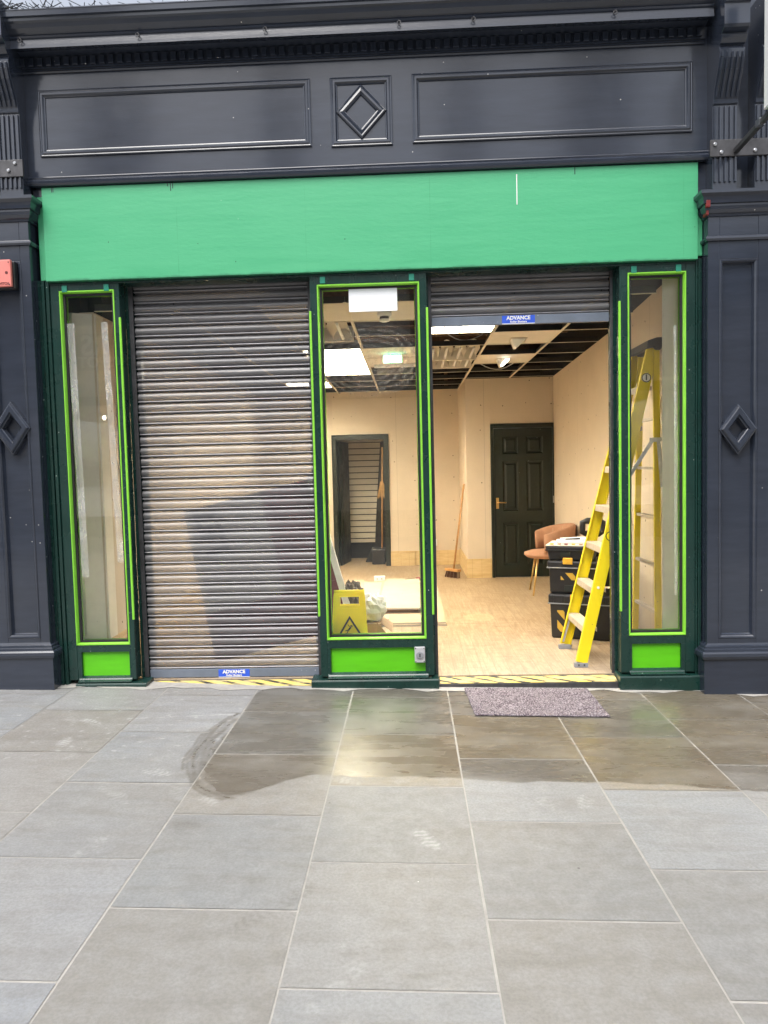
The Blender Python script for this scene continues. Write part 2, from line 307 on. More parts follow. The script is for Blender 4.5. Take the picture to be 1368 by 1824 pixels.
# ---------------------------------------------------------------- mesh helpers
COL=sc.collection
class MB:
    def __init__(s): s.v=[]; s.f=[]
    def add(s,vs,fs):
        n=len(s.v); s.v+= [tuple(v) for v in vs]; s.f+=[tuple(i+n for i in f) for f in fs]; return s
    def box(s,x0,x1,y0,y1,z0,z1):
        return s.add([(x,y,z) for x in(x0,x1) for y in(y0,y1) for z in(z0,z1)],[(0,1,3,2),(4,6,7,5),(0,4,5,1),(2,3,7,6),(0,2,6,4),(1,5,7,3)])
    def obox(s,c,size,M=None):
        hx,hy,hz=[q/2 for q in size]; M=M or Matrix.Identity(3); c=Vector(c)
        vs=[c+M@Vector((x,y,z)) for x in(-hx,hx) for y in(-hy,hy) for z in(-hz,hz)]
        return s.add(vs,[(0,1,3,2),(4,6,7,5),(0,4,5,1),(2,3,7,6),(0,2,6,4),(1,5,7,3)])
    def beam(s,a,b,wdt,dep,side=(0,1,0)):
        """box from a to b; wdt along `side`, dep across"""
        a=Vector(a);b=Vector(b);d=(b-a).normalized();sd=Vector(side);sd=(sd-d*sd.dot(d)).normalized();n=d.cross(sd)
        vs=[];
        for p in(a,b):
            for i,j in((-1,-1),(1,-1),(1,1),(-1,1)): vs.append(p+sd*(i*wdt/2)+n*(j*dep/2))
        return s.add(vs,[(3,2,1,0),(4,5,6,7),(0,1,5,4),(1,2,6,5),(2,3,7,6),(3,0,4,7)])
    def prism(s,poly,d):
        """poly: list of 3D points (ccw seen from +d side is fine), extruded by vector d"""
        n=len(poly); P=[Vector(p) for p in poly]; D=Vector(d)
        vs=P+[p+D for p in P]
        fs=[tuple(range(n))[::-1],tuple(range(n,2*n))]+[(i,(i+1)%n,n+(i+1)%n,n+i) for i in range(n)]
        return s.add(vs,fs)
    def extrx(s,prof,x0,x1,caps=True):
        n=len(prof); vs=[(x0,y,z) for y,z in prof]+[(x1,y,z) for y,z in prof]
        fs=[(i,(i+1)%n,n+(i+1)%n,n+i) for i in range(n)]
        if caps: fs+=[tuple(range(n))[::-1],tuple(range(n,2*n))]
        return s.add(vs,fs)
    def tube(s,pts,r,n=8,caps=True):
        P=[Vector(p) for p in pts]; rs=r if isinstance(r,(list,tuple)) else [r]*len(P); vs=[]; up=None
        for i,p in enumerate(P):
            t=(P[min(i+1,len(P)-1)]-P[max(i-1,0)]).normalized()
            if up is None: up=t.orthogonal().normalized()
            up=(up-t*up.dot(t)).normalized(); bb=t.cross(up)
            for k in range(n):
                a=2*math.pi*k/n; vs.append(p+(up*math.cos(a)+bb*math.sin(a))*rs[i])
        fs=[(i*n+k,i*n+(k+1)%n,(i+1)*n+(k+1)%n,(i+1)*n+k) for i in range(len(P)-1) for k in range(n)]
        if caps: fs+=[tuple(range(n))[::-1],tuple(range((len(P)-1)*n,len(P)*n))]
        return s.add(vs,fs)
    def lathe(s,prof,c,axis='z',n=24):
        vs=[]
        for r,hh in prof:
            for k in range(n):
                a=2*math.pi*k/n; u,v=r*math.cos(a),r*math.sin(a)
                vs.append((c[0]+u,c[1]+v,c[2]+hh) if axis=='z' else (c[0]+u,c[1]+hh,c[2]+v))
        m=len(prof); fs=[(i*n+k,i*n+(k+1)%n,(i+1)*n+(k+1)%n,(i+1)*n+k) for i in range(m-1) for k in range(n)]
        fs+=[tuple(range(n))[::-1],tuple(range((m-1)*n,m*n))]
        return s.add(vs,fs)
    def frame(s,poly,prof,y,close=False):
        """mitred moulding round a convex polygon in the XZ plane (at depth y): prof = [(inset, toward viewer)]"""
        n=len(poly); P=[Vector(p) for p in poly]; cen=sum(P,Vector((0,0)))/n
        def inset(d):
            out=[]
            for i in range(n):
                a,b,c=P[i-1],P[i],P[(i+1)%n]
                def nrm(p,q):
                    t=(q-p).normalized(); k=Vector((-t.y,t.x)); 
                    return k if k.dot(cen-p)>0 else -k
                n1,n2=nrm(a,b),nrm(b,c); bis=(n1+n2); bis/= (1+n1.dot(n2)); out.append(b+bis*d)
            return out
        vs=[]
        for d,hh in prof: vs+=[(q.x,y-hh,q.y) for q in inset(d)]
        m=len(prof); fs=[(i*n+k,i*n+(k+1)%n,(i+1)*n+(k+1)%n,(i+1)*n+k) for i in range(m-1) for k in range(n)]
        if close: fs.append(tuple(range((m-1)*n,m*n)))
        return s.add(vs,fs)
    def ring(s,x0,x1,yf,yb,prof):
        """horizontal moulding wrapped round left, front and right of a pier; prof=[(out,z)]"""
        vs=[]
        for o_,z in prof: vs+=[(x0-o_,yb,z),(x0-o_,yf-o_,z),(x1+o_,yf-o_,z),(x1+o_,yb,z)]
        m=len(prof); fs=[(i*4+k,i*4+k+1,(i+1)*4+k+1,(i+1)*4+k) for i in range(m-1) for k in range(3)]
        fs+=[(0,1,2,3),tuple((m-1)*4+k for k in(3,2,1,0))]
        return s.add(vs,fs)
    def build(s,name,mat,parent=None,bevel=0,smooth=False,seg=2):
        me=bpy.data.meshes.new(name); me.from_pydata(s.v,[],s.f); me.validate()
        import bmesh
        bm=bmesh.new(); bm.from_mesh(me); bmesh.ops.recalc_face_normals(bm,faces=bm.faces[:]); bm.to_mesh(me); bm.free()
        if isinstance(mat,(list,tuple)):
            for q in mat: me.materials.append(q)
        else: me.materials.append(mat)
        o=bpy.data.objects.new(name,me); COL.objects.link(o)
        if smooth: me.polygons.foreach_set('use_smooth',[True]*len(me.polygons))
        if bevel:
            b=o.modifiers.new('bevel','BEVEL'); b.width=bevel; b.segments=seg; b.limit_method='ANGLE'; b.angle_limit=R(40)
        par(o,parent); return o
def root_mat(o):
    M=Matrix.Identity(4)
    while o is not None:
        M=Matrix.LocRotScale(o.location,o.rotation_euler,o.scale) if o.parent is None else M; o=o.parent
    return M
def par(o,p):
    if p is not None:
        o.parent=p
        if p.type=='EMPTY': o.matrix_parent_inverse=root_mat(p).inverted()
def tag(o,label,cat,group=None,kind=None):
    if label: o['label']=label
    if cat: o['category']=cat
    if group: o['group']=group
    if kind: o['kind']=kind
    return o
def thing(name,loc,label,cat,group=None):
    o=bpy.data.objects.new(name,None); COL.objects.link(o); o.location=loc; o.empty_display_size=.1
    return tag(o,label,cat,group)
def children(o): return [c for c in bpy.data.objects if c.parent==o]
def copy_tree(o,parent=None):
    c=o.copy(); COL.objects.link(c)
    if parent is not None: c.parent=parent
    for ch in children(o): copy_tree(ch,c)
    return c
def text(name,body,size,loc,rot,mat,parent=None,ext=.0006,off=0.,align='CENTER',sx=1.,shear=0):
    cu=bpy.data.curves.new(name,'FONT'); cu.body=body; cu.size=size; cu.extrude=ext; cu.offset=off; cu.align_x=align; cu.align_y='CENTER'; cu.resolution_u=3; cu.shear=shear
    t=bpy.data.objects.new('tmp',cu); COL.objects.link(t); me=bpy.data.meshes.new_from_object(t); bpy.data.objects.remove(t)
    M=Matrix.LocRotScale(Vector(loc),rot if not isinstance(rot,tuple) else __import__('mathutils').Euler(rot),Vector((sx,1,1)))
    me.transform(M); me.materials.clear(); me.materials.append(mat); me.name=name
    o=bpy.data.objects.new(name,me); COL.objects.link(o); par(o,parent); return o
FR=(R(90),0,0)   # facing the street
# ================================================================ SETTING
def gz(x): return -.006-.02*x
def build_pavement():
    XJ=[-4.265,-3.625,-2.985,-2.345,-1.70,-1.07,-.413,.228,.876,1.521,2.163,2.81,3.455,4.1]
    first=[-.2,-.52,-.2,-.52,-.88,-.52,-.22,-.548,-.90,-.597,-.95,-.6,-.9]
    tints={}
    V=[];F=[];T=[];W=[];D=[];S=[];M_=[]
    poly=np.array([(-1.05,.2),(-1.05,-.10),(-1.065,-.764),(-1.10,-1.113),(-1.046,-1.505),(-.873,-1.683),(-.742,-1.606),(-.625,-1.494),(-.52,-1.43),(-.38,-1.44),(0,-1.446),(.236,-1.457),(.47,-1.49),(.87,-1.473),(1.18,-1.5),(1.46,-1.535),(1.63,-1.575),(2.6,-1.62),(4.5,-1.7),(4.5,.2)])
    ph=rng.uniform(0,6.28,12); fr=np.r_[rng.uniform(3,38,8),rng.uniform(50,110,4)]; 
    def wob(x): return sum(np.sin(x*f+p)/f for f,p in zip(fr,ph))*.055
    def inpoly(x,y):
        c=np.zeros(x.shape,bool); n=len(poly)
        for i in range(n):
            x1,y1=poly[i];x2,y2=poly[(i+1)%n]
            if y1!=y2:
                k=((y1>y)!=(y2>y))&(x<(x2-x1)*(y-y1)/(y2-y1)+x1); c^=k
        return c
    prints=[(-1.95,-1.05,.2),(-2.02,-1.19,-.5),(-1.85,-1.19,.4),(-1.48,-1.59,.7),(-1.37,-1.70,.9),(-1.30,-1.42,1.2),(-1.33,-1.25,-.9),(-2.07,-.72,.5),(-1.94,-.73,1.),(-.95,-1.71,.8),(-.35,-1.49,1.1),(-1.12,-1.65,.4),(-1.31,-2.12,-.3),(.58,-1.69,.2),(.77,-1.67,-.4),(.04,-2.03,.5),(.53,-2.07,1.2),(-.21,-2.75,.2),(-.27,-2.91,-.7),(-2.4,-1.3,.3),(-2.6,-.8,-.6),(1.3,-2.5,.4)]
    darks=[(-.43,-2.43,-.6),(-.56,-2.57,-.75),(1.62,-1.98,1.2)]
    def foot(X,Y,fx,fy,a):
        ca,sa=math.cos(a),math.sin(a); u=(X-fx)*ca+(Y-fy)*sa; v=-(X-fx)*sa+(Y-fy)*ca
        e=(u/(.040-.10*np.clip(v,-.1,.1)**2*8))**2+(v/.10)**2; m=np.clip((1-e)*3,0,1); tr=(np.sin(v*210+np.sin(u*90+fx*9)*1.6)>-.1)*.8+.15
        return m*tr
    for i in range(len(XJ)-1):
        a,b=XJ[i]+.0035,XJ[i+1]-.0035
        ys=[first[i]-.665*k for k in range(-3,16)]
        for k in range(len(ys)-1):
            y1,y0=ys[k]-.004,ys[k+1]+.004
            y1=min(y1,.12)
            if y0>.1: continue
            fine=(y0>-3.9 and b>-3.2 and a<3.2)
            nx=max(2,int((b-a)/(.009 if fine else .3))); ny=max(2,int((y1-y0)/(.009 if fine else .3)))
            gx=np.linspace(a+rng.uniform(-.0012,.002),b-rng.uniform(-.0012,.002),nx); gy=np.linspace(y0+rng.uniform(-.001,.002),y1-rng.uniform(-.001,.002),ny)
            X,Y=np.meshgrid(gx,gy); base=.355+rng.uniform(-.06,.05); hue=rng.uniform(-.014,.026)
            t=np.array([base+hue,base,base-hue*1.2-.010])
            if -1.0>y0>-1.75 and i in(6,) : t=np.array([.36,.315,.24])
            if i==7 and -1.3<y0<-1.1: t=np.array([.39,.35,.27])
            if i==8 and -1.7<y0<-1.4: t=np.array([.37,.32,.245])
            if i in(9,10) and y0>-1.7: t=np.array([.385,.35,.28])
            if i==6 and y0>-.95: t=np.array([.33,.33,.315])
            if X.mean()<-1.1 : t=t*np.array([.98,1.0,1.05])
            t=t*np.array([.73,.735,.75])
            Z=gz(X)+rng.uniform(-.0008,.0008)
            off=len(V) if False else sum(len(q) for q in V)
            V.append(np.stack([X,Y,Z],-1).reshape(-1,3))
            idx=(np.arange(nx*ny).reshape(ny,nx)+off)
            F.append(np.stack([idx[:-1,:-1],idx[:-1,1:],idx[1:,1:],idx[1:,:-1]],-1).reshape(-1,4))
            T.append(np.tile(t,(nx*ny,1)))
            if fine:
                yy=Y+wob(X); wet=inpoly(X+wob(Y*.7)*.6,yy).astype(float)
                # mop arcs at the left rim
                mop=np.zeros_like(X); pts=np.array([(-1.06,-.50),(-1.11,-.70),(-1.145,-.95),(-1.14,-1.18),(-1.09,-1.40),(-1.00,-1.57),(-.89,-1.67),(-.78,-1.70)]); pts=pts+np.array([-.055,-.02]); cen=np.array([-.55,-1.02])
                if a<-.6 and b>-1.8 and y0<-.3 and y1>-1.9:
                    for q_,(sc_,t0,t1,wd_) in enumerate(((1.,.05,.95,.007),(.965,.0,1.,.010),(.935,.12,.9,.006),(.90,.05,1.,.012),(.865,.3,1.,.008),(.83,.45,1.,.012),(1.03,.25,.55,.005))):
                        tt=np.linspace(t0,t1,70); xx=np.interp(tt,np.linspace(0,1,8),pts[:,0]); yy_=np.interp(tt,np.linspace(0,1,8),pts[:,1])
                        k_=np.ones(9)/9; xx=np.convolve(np.pad(xx,4,mode='edge'),k_,'valid'); yy_=np.convolve(np.pad(yy_,4,mode='edge'),k_,'valid')
                        xx=cen[0]+(xx-cen[0])*sc_+.006*np.sin(tt*23+q_); yy_=cen[1]+(yy_-cen[1])*sc_
                        d_=np.full(X.shape,9.)
                        for u_,v_ in zip(xx,yy_): d_=np.minimum(d_,(X-u_)**2+(Y-v_)**2)
                        mop=np.maximum(mop,np.clip(1.6-np.sqrt(d_)/(wd_*1.25),0,1)*(.82+.18*math.sin(q_*2.1)))
                wb=wet
                def blur(q,n_):
                    for ax in(0,1):
                        p_=[(n_,n_) if k_==ax else (0,0) for k_ in(0,1)]; q=np.pad(q,p_,mode='edge'); c_=np.cumsum(q,ax); c_=np.concatenate([np.zeros_like(np.take(c_,[0],ax)),c_],ax); L_=q.shape[ax]-2*n_
                        q=(np.take(c_,range(2*n_+1,2*n_+1+L_),ax)-np.take(c_,range(0,L_),ax))/(2*n_+1)
                    return q
                wet=blur(blur(wb,3),3); M_.append(mop.ravel())
                d=np.zeros_like(X)
                for p in prints:
                    if abs(p[0]-X.mean())<.6 and abs(p[1]-Y.mean())<.7: d=np.maximum(d,foot(X,Y,*p)*(.14 if p[1]<-2.6 else .08+.28*abs(math.sin(p[0]*37+p[1]*11))))
                ln=np.abs((Y+.60)-.16*(X+1.3)); d=np.maximum(d,np.clip(1-ln/.012,0,1)*((X>-1.75)&(X<-1.1))*.4)
                d=np.maximum(d,(np.sin(X*31+np.sin(Y*17)*2)*np.sin(Y*43+X*9)>.93)*.3*(Y>-1.3)*(X<-1.0))
                d=d*(wet<.3)
                s_=np.zeros_like(X)
                for p in darks:
                    if abs(p[0]-X.mean())<.6 and abs(p[1]-Y.mean())<.7: s_=np.maximum(s_,foot(X,Y,*p)*.55)
                s_=np.maximum(s_,np.clip(1-np.hypot((X+.98)/.16,(Y+1.95)/.10),0,1)*.8)
                band=((X<-1.72)&(Y<-.90)&(Y>-1.02)); s_=np.maximum(s_,band*.35)
            else: M_.append(np.zeros(X.size)); wet=np.where((Y>-1.55)&(X>2),.9,0.); d=np.zeros_like(X); s_=np.zeros_like(X)
            W.append(wet.ravel()); D.append(d.ravel()); S.append(s_.ravel())
    V=np.concatenate(V);F=np.concatenate(F)
    me=bpy.data.meshes.new('pavement'); me.vertices.add(len(V)); me.vertices.foreach_set('co',V.ravel().astype(np.float32))
    me.loops.add(F.size); me.loops.foreach_set('vertex_index',F.ravel().astype(np.int32)); me.polygons.add(len(F))
    me.polygons.foreach_set('loop_start',np.arange(0,F.size,4,dtype=np.int32)); me.update(calc_edges=True)
    for nme,arr in(('wet',W),('dust',D),('stain',S),('mop',M_)):
        at=me.attributes.new(nme,'FLOAT','POINT'); at.data.foreach_set('value',np.concatenate(arr).astype(np.float32))
    at=me.attributes.new('tint','FLOAT_COLOR','POINT'); c=np.concatenate(T); at.data.foreach_set('color',np.concatenate([c,np.ones((len(c),1))],1).ravel().astype(np.float32))
    me.materials.append(PAVE); o=bpy.data.objects.new('pavement',me); COL.objects.link(o); o['kind']='structure'
    b=MB(); b.add([(-60,-60,gz(-60)*.0-.0+.0),(60,-60,0),(60,30,0),(-60,30,0)],[(0,1,2,3)])
    b.v=[(x,y,gz(x)-.0022) for x,y,z in b.v]
    g=b.build('street',MORTAR); g['kind']='structure'
    # pale bedding strip along the foot of the shopfront
    b=MB(); n=60
    for k in range(n):
        x0=-2.9+5.6*k/n; x1=-2.9+5.6*(k+1)/n; e0=-.075-.025*math.sin(x0*9)-.02*math.sin(x0*23); e1=-.075-.025*math.sin(x1*9)-.02*math.sin(x1*23)
        if x0>1.9: e0-=.05;e1-=.05
        b.add([(x0,e0,gz(x0)+.003),(x1,e1,gz(x1)+.003),(x1,.12,gz(x1)+.003),(x0,.12,gz(x0)+.003)],[(0,1,2,3)])
    g=b.build('mortar_strip',MORTAR); g['kind']='structure'
build_pavement()
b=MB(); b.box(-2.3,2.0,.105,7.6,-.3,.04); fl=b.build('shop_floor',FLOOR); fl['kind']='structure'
# ---------------------------------------------------------------- interior walls
b=MB(); b.box(-2.3,-1.165,5.95,6.05,.04,2.72); b.box(-.30,.80,5.95,6.05,.04,2.72); b.box(-1.165,-.30,5.95,6.05,2.05,2.72)
wl=b.build('back_wall',PB_BACK); tag(wl,'buff plasterboard wall with open dark doorway at the far back of the shop','wall')
b=MB(); b.box(-2.2,-1.165,5.935,5.949,.04,.262); b.box(-.30,.78,5.935,5.949,.04,.262); b.build('skirting',SKIRT,wl,.002)
b=MB(); b.box(-.30,.06,5.90,5.934,.04,.235); b.build('wood_panel',SKIRT,wl,.003)
b=MB(); b.box(-2.3,-2.2,.16,5.949,.04,2.662); lw=b.build('side_wall',PB_SIDE); tag(lw,'buff plasterboard side wall seen through the narrow left window','wall')
b=MB(); b.box(-2.199,-2.185,.2,5.93,.04,.33); b.build('skirting',SKIRT,lw,.002)
b=MB(); b.prism([(1.906,.2,.04),(1.906,4.575,.04),(1.906,4.575,2.668),(1.906,1.89,2.74),(1.906,.57,2.822),(1.906,.2,2.84)],(.1,0,0))
rw=b.build('side_wall',PB_SIDE); tag(rw,'buff plasterboard side wall right of the open doorway behind the yellow ladder','wall')
b=MB(); b.prism([(1.745,.112,.04),(1.745,.110,2.9),(1.85,.105,2.9),(1.85,.105,.04)],(0,.0,0)) if False else None
b=MB(); b.prism([(1.748,.125,.04),(1.84,.095,.04),(1.98,.095,.04),(1.98,.195,.04),(1.80,.195,.04)],(0,0,2.72)); q=b.build('wall_pier',PIERM); tag(q,'narrow pale plasterboard pier just inside the right window hiding part of the ladder','wall')
b=MB(); b.prism([(-2.50,.105,.04),(-2.33,.105,.04),(-2.19,.17,.04),(-2.19,.30,.04),(-2.50,.30,.04)],(0,0,2.61)); q=b.build('wall_pier',PIERM); tag(q,'narrow pale plasterboard pier just inside the left window','wall')
b=MB(); b.box(.76,1.079,4.575,4.675,.04,2.667); b.box(1.079,1.906,4.575,4.675,2.07,2.667); b.box(.76,.86,4.675,5.949,.04,2.667)
dw=b.build('partition_wall',PB_DOOR,None,.003); tag(dw,'buff plasterboard partition holding the dark six panel door','wall')
b=MB(); b.box(.757,1.078,4.561,4.574,.04,.295); b.box(.745,.759,4.58,5.93,.04,.295); b.build('skirting',SKIRT,dw,.002)
# shell of the unit (dark void above the grid, back room)
b=MB(); b.box(-2.6,2.3,.12,7.7,3.35,3.5); b.box(-2.42,-2.31,.2,7.6,2.64,3.35); b.box(-2.7,-2.421,.106,.8,2.3,3.345); b.box(-2.30,-2.20,.31,7.6,2.664,3.345); b.box(2.125,2.3,.106,.8,2.3,3.345); b.box(2.01,2.12,.2,7.6,.0,3.35); b.box(-2.42,2.1,6.06,6.1,2.72,3.35)
b.box(-2.6,2.2,.125,.20,2.95,3.35); b.box(-1.75,.15,7.60,7.65,.04,2.74)
sh=b.build('shop_shell',VOID); tag(sh,'dark roof void above the open suspended ceiling grid','roof')
b=MB(); b.box(-1.75,-1.65,6.06,7.5,.04,2.44); b.box(.05,.15,6.06,7.5,.04,2.44); b.box(-1.75,.15,6.06,7.5,2.45,2.5); b.build('back_room_lining',PIERM,sh)  # unseen walls and ceiling, made pale to bounce light into the back room
b=MB()
for k in range(8):
    y=.6+k*.7; b.box(-2.3,2.0,y,y+.06,3.15,3.34)
for k in range(9):
    x=-1.2+k*.22; b.box(x,x+.05,5.90,5.945,2.73,3.3)
b.build('joist',JOIST,sh)
b=MB(); b.box(-1.64,.04,7.0,7.03,.30,2.44)
sw=b.build('slatwall',SLATW); tag(sw,'pale slatted display board seen through the open back doorway','slatwall')
b=MB()
for k in range(21): b.box(-1.64,.04,6.992,6.999,.36+k*.1,.375+k*.1)
b.build('groove',BLACKP,sw)
b=MB(); b.box(-1.64,.04,6.98,7.03,.04,.295); b.build('skirting',CLOTHD,sw)
# ---------------------------------------------------------------- suspended ceiling
ZC=2.667
cg=thing('ceiling_grid',(0,3,ZC),'pale suspended ceiling grid with most of its tiles missing','ceiling')
XT=[-1.62,-1.02,-.42,.17,.755,1.345]; YT=[.165+.6175*k for k in range(10)]
for x in XT:
    y1=5.94 if x<.76 else 4.57
    b=MB(); b.box(x-.012,x+.012,.14,y1,ZC,ZC+.003); b.build('main_tee',TEEW,cg)
    b=MB(); b.box(x-.0015,x+.0015,.14,y1,ZC+.003,ZC+.045); b.build('tee_web',TEED,cg)
for y in YT:
    x1=float(np.interp(y,[.04,.92,1.5,2.6,4.57],[1.715,1.765,1.79,1.835,1.90])) if y<4.57 else .755
    b=MB(); b.box(-2.19,x1,y-.010,y+.010,ZC-.0015,ZC+.0018); b.build('cross_tee',TEEW,cg)
    b=MB(); b.box(-2.19,x1,y-.0015,y+.0015,ZC+.002,ZC+.05); b.build('tee_web',TEED,cg)
tl={(4,2):'ceiling tile holding the unlit wedge spotlight above the doorway',(4,4):'ceiling tile holding the lit wedge spotlight near the dark door',(2,0):'ceiling tile with the smoke detector behind the white notice',(2,3):'ceiling tile carrying the green lit exit sign',(2,4):'ceiling tile behind the exit sign with the glass blade below it',(1,0):'ceiling tile beside the opened strip light at the left of the notice'}
for (i,j),lb in tl.items():
    b=MB(); b.box(XT[i]+.004,XT[i+1]-.004,YT[j]+.004,YT[j+1]-.004,ZC+.0035,ZC+.018)
    tag(b.build('ceiling_tile',CEILW),'off white '+lb,'ceiling tile','tiles left in the ceiling grid')
def spot(x,y,lit):
    t=thing('spotlight',(x,y,ZC),('lit' if lit else 'unlit')+' square wedge spotlight hanging from a ceiling tile'+(' near the dark door' if lit else ' nearest the doorway'),'spotlight','wedge spotlights in the ceiling')
    b=MB(); b.frame([(x-.075,y-.075),(x+.075,y-.075),(x+.075,y+.075),(x-.075,y+.075)],[(0,0),(0,.006),(.02,.008),(.022,-.02)],0); b.v=[(p[0],p[2],ZC-.001+p[1]) for p in b.v]; b.build('bezel',TEEW,t)
    b=MB(); b.prism([(x-.065,y-.06,ZC-.004),(x+.07,y-.06,ZC-.004),(x-.015,y-.06,ZC-.085),(x-.035,y-.06,ZC-.085)],(0,.12,0)); b.build('housing',WHITE,t,.004)
    b=MB(); b.prism([(x+.066,y-.064,ZC-.012),(x-.008,y-.064,ZC-.083),(x-.034,y-.064,ZC-.083),(x+.024,y-.064,ZC-.012)],(0,.003,0)); b.build('lens',LAMPS if lit else WHITE,t)
spot(1.02,1.75,False); spot(1.04,2.95,True)
def lum(i,j,lb):
    x0,x1,y0,y1=XT[i]+.014,XT[i+1]-.014,YT[j]+.014,YT[j+1]-.014
    t=thing('ceiling_light',((x0+x1)/2,(y0+y1)/2,ZC),lb,'ceiling light','lit louvre lights in the ceiling grid')
    b=MB(); b.box(x0,x1,y0,y1,ZC+.075,ZC+.09); b.box(x0,x0+.008,y0,y1,ZC,ZC+.075); b.box(x1-.008,x1,y0,y1,ZC,ZC+.075); b.box(x0+.008,x1-.008,y0,y0+.008,ZC,ZC+.075); b.box(x0+.008,x1-.008,y1-.008,y1,ZC,ZC+.075); b.build('housing',TEEW,t)
    b=MB(); b.box(x0+.01,x1-.01,y0+.01,y1-.01,ZC+.05,ZC+.054); b.build('diffuser',LAMPM,t)
    b=MB()
    for k in range(1,4): b.box(x0+.01,x1-.01,y0+(y1-y0)*k/4-.003,y0+(y1-y0)*k/4+.003,ZC+.002,ZC+.045)
    for k in range(1,4): b.box(x0+(x1-x0)*k/4-.003,x0+(x1-x0)*k/4+.003,y0+.01,y1-.01,ZC+.0025,ZC+.044)
    b.build('louvre',WHITE,t)
lum(1,3,'glaring lit louvre ceiling light nearest the street in the middle window'); lum(1,4,'second glaring lit louvre ceiling light from the street in the middle window'); lum(1,5,'glaring lit louvre ceiling light deepest of the row in the middle window')
lum(0,7,'lit louvre ceiling light at the back wall by the far left corner'); lum(3,1,'lit louvre ceiling light just behind the raised shutter')
def tray(x0,x1,y0,y1,lb,n=4):
    t=thing('strip_light',((x0+x1)/2,(y0+y1)/2,ZC),lb,'ceiling light','opened unlit strip lights')
    wd=(x1-x0)/n
    for k in range(n):
        b=MB(); pts=[(x0+wd*(k+.5)+math.cos(a)*wd*.46,math.sin(a)*.09) for a in np.linspace(0,math.pi,9)]
        vs=[(x,y,ZC-.03+z+.02*(k%2)) for y in(y0,y1) for x,z in pts]; b.add(vs,[(i,i+1,i+10,i+9) for i in range(8)]); b.build('reflector',CEILW,t,smooth=True)
        b=MB(); xx=x0+wd*(k+.5); b.tube([(xx,y0-.02,ZC-.01),(xx,y1+.01,ZC-.03)],.013,8); b.build('tube',WHITE,t,smooth=True)
    b=MB(); b.box(x0,x1,y1-.03,y1,ZC-.05,ZC+.08); b.build('end_plate',CEILW,t)
tray(.20,.72,2.12,2.62,'opened unlit strip light with hanging curved reflectors above the doorway'); tray(-.99,-.45,.80,1.36,'opened unlit strip light with bare tubes behind the middle window',3); tray(.20,.72,2.72,3.2,'opened unlit strip light farther back above the broom side of the doorway')
# smoke detector, exit sign
t=thing('smoke_detector',(-.156,.50,ZC),'white round smoke detector under a ceiling tile below the notice','smoke detector')
b=MB(); b.lathe([(.052,0),(.055,-.012),(.05,-.03)],(-.156,.50,ZC),n=24); b.build('base',WHITE,t,smooth=True)
b=MB(); b.lathe([(.036,-.03),(.036,-.05)],(-.156,.50,ZC)); b.build('vent_ring',INK,t)
b=MB(); b.lathe([(.045,-.05),(.04,-.06),(.02,-.068)],(-.156,.50,ZC)); b.build('cap',WHITE,t,smooth=True)
t=thing('exit_sign',(-.14,2.45,ZC),'glowing green exit sign fixed to a ceiling tile inside the middle window','exit sign')
b=MB(); b.box(-.24,-.04,2.43,2.50,ZC-.085,ZC+.003); b.build('housing',WHITE,t,.004)
b=MB(); b.box(-.23,-.05,2.424,2.429,ZC-.080,ZC-.012); b.build('lit_panel',EXITM,t)
t=thing('exit_sign',(-.13,3.1,ZC),'unlit clear glass exit blade hanging behind the lit green sign','exit sign')
b=MB(); b.box(-.36,.10,3.09,3.14,ZC-.03,ZC+.003); b.build('housing',WHITE,t,.004)
b=MB(); b.box(-.33,.07,3.112,3.118,ZC-.11,ZC-.031); b.build('blade',GLASS,t)
# cables in the void
for k,(p0,p1,lb) in enumerate([((.25,1.9,2.9),(.75,2.2,2.80),'thin loose grey cable looping in the ceiling void above the reflectors'),((1.4,1.7,3.2),(1.75,1.4,2.80),'thin loose grey cable hanging in the void near the right wall'),((.78,3.35,2.72),(1.3,3.3,2.74),'thin loose grey cable sagging behind the lit spotlight')]):
    a=Vector(p0);c_=Vector(p1); b=MB(); b.tube([a.lerp(c_,s)+Vector((0,0,-.12*math.sin(math.pi*s))) for s in np.linspace(0,1,10)],.005,6); tag(b.build('cable',ALUG,smooth=True),lb,'cable','loose cables in the ceiling')
# ---------------------------------------------------------------- doors
dr=thing('panel_door',(1.5,4.57,.04),'black green six panel door with a brass handle at the back right','door')
b=MB(); b.box(1.08,1.119,4.555,4.66,.04,2.066); b.box(1.888,1.905,4.555,4.66,.04,2.066); b.box(1.119,1.888,4.555,4.66,2.012,2.066); b.build('door_frame',DARKDOOR,dr,.003)
xs=[(1.235,1.44),(1.545,1.765)]; zs=[(.20,.77),(.92,1.578),(1.674,1.90)]
b=MB(); X0,X1,Z0,Z1=1.123,1.884,.046,2.008; yf,yb=4.572,4.612
for a_,c_ in((X0,xs[0][0]),(xs[0][1],xs[1][0]),(xs[1][1],X1)): b.box(a_,c_,yf,yb,Z0,Z1)
for (a_,c_) in xs:
    zz=[Z0]+[q for p in zs for q in p]+[Z1]
    for k in range(0,len(zz),2): b.box(a_,c_,yf+.0005,yb,zz[k],zz[k+1])
lf=b.build('leaf',DARKDOOR,dr,.0)
for a_,c_ in xs:
    for z0,z1 in zs:
        b=MB(); b.frame([(a_,z0),(c_,z0),(c_,z1),(a_,z1)],[(0,0),(.006,-.004),(.014,-.016),(.03,-.018),(.05,-.006)],yf,True); b.build('door_panel',DARKDOOR,lf)
b=MB(); b.box(1.142,1.18,4.566,4.571,.955,1.10); hp=b.build('handle_plate',BRASS,dr,.002)
b=MB(); b.tube([(1.161,4.567,1.04),(1.161,4.53,1.04),(1.175,4.522,1.04),(1.27,4.525,1.035)],.008,8); b.build('lever',BRASS,hp,smooth=True)
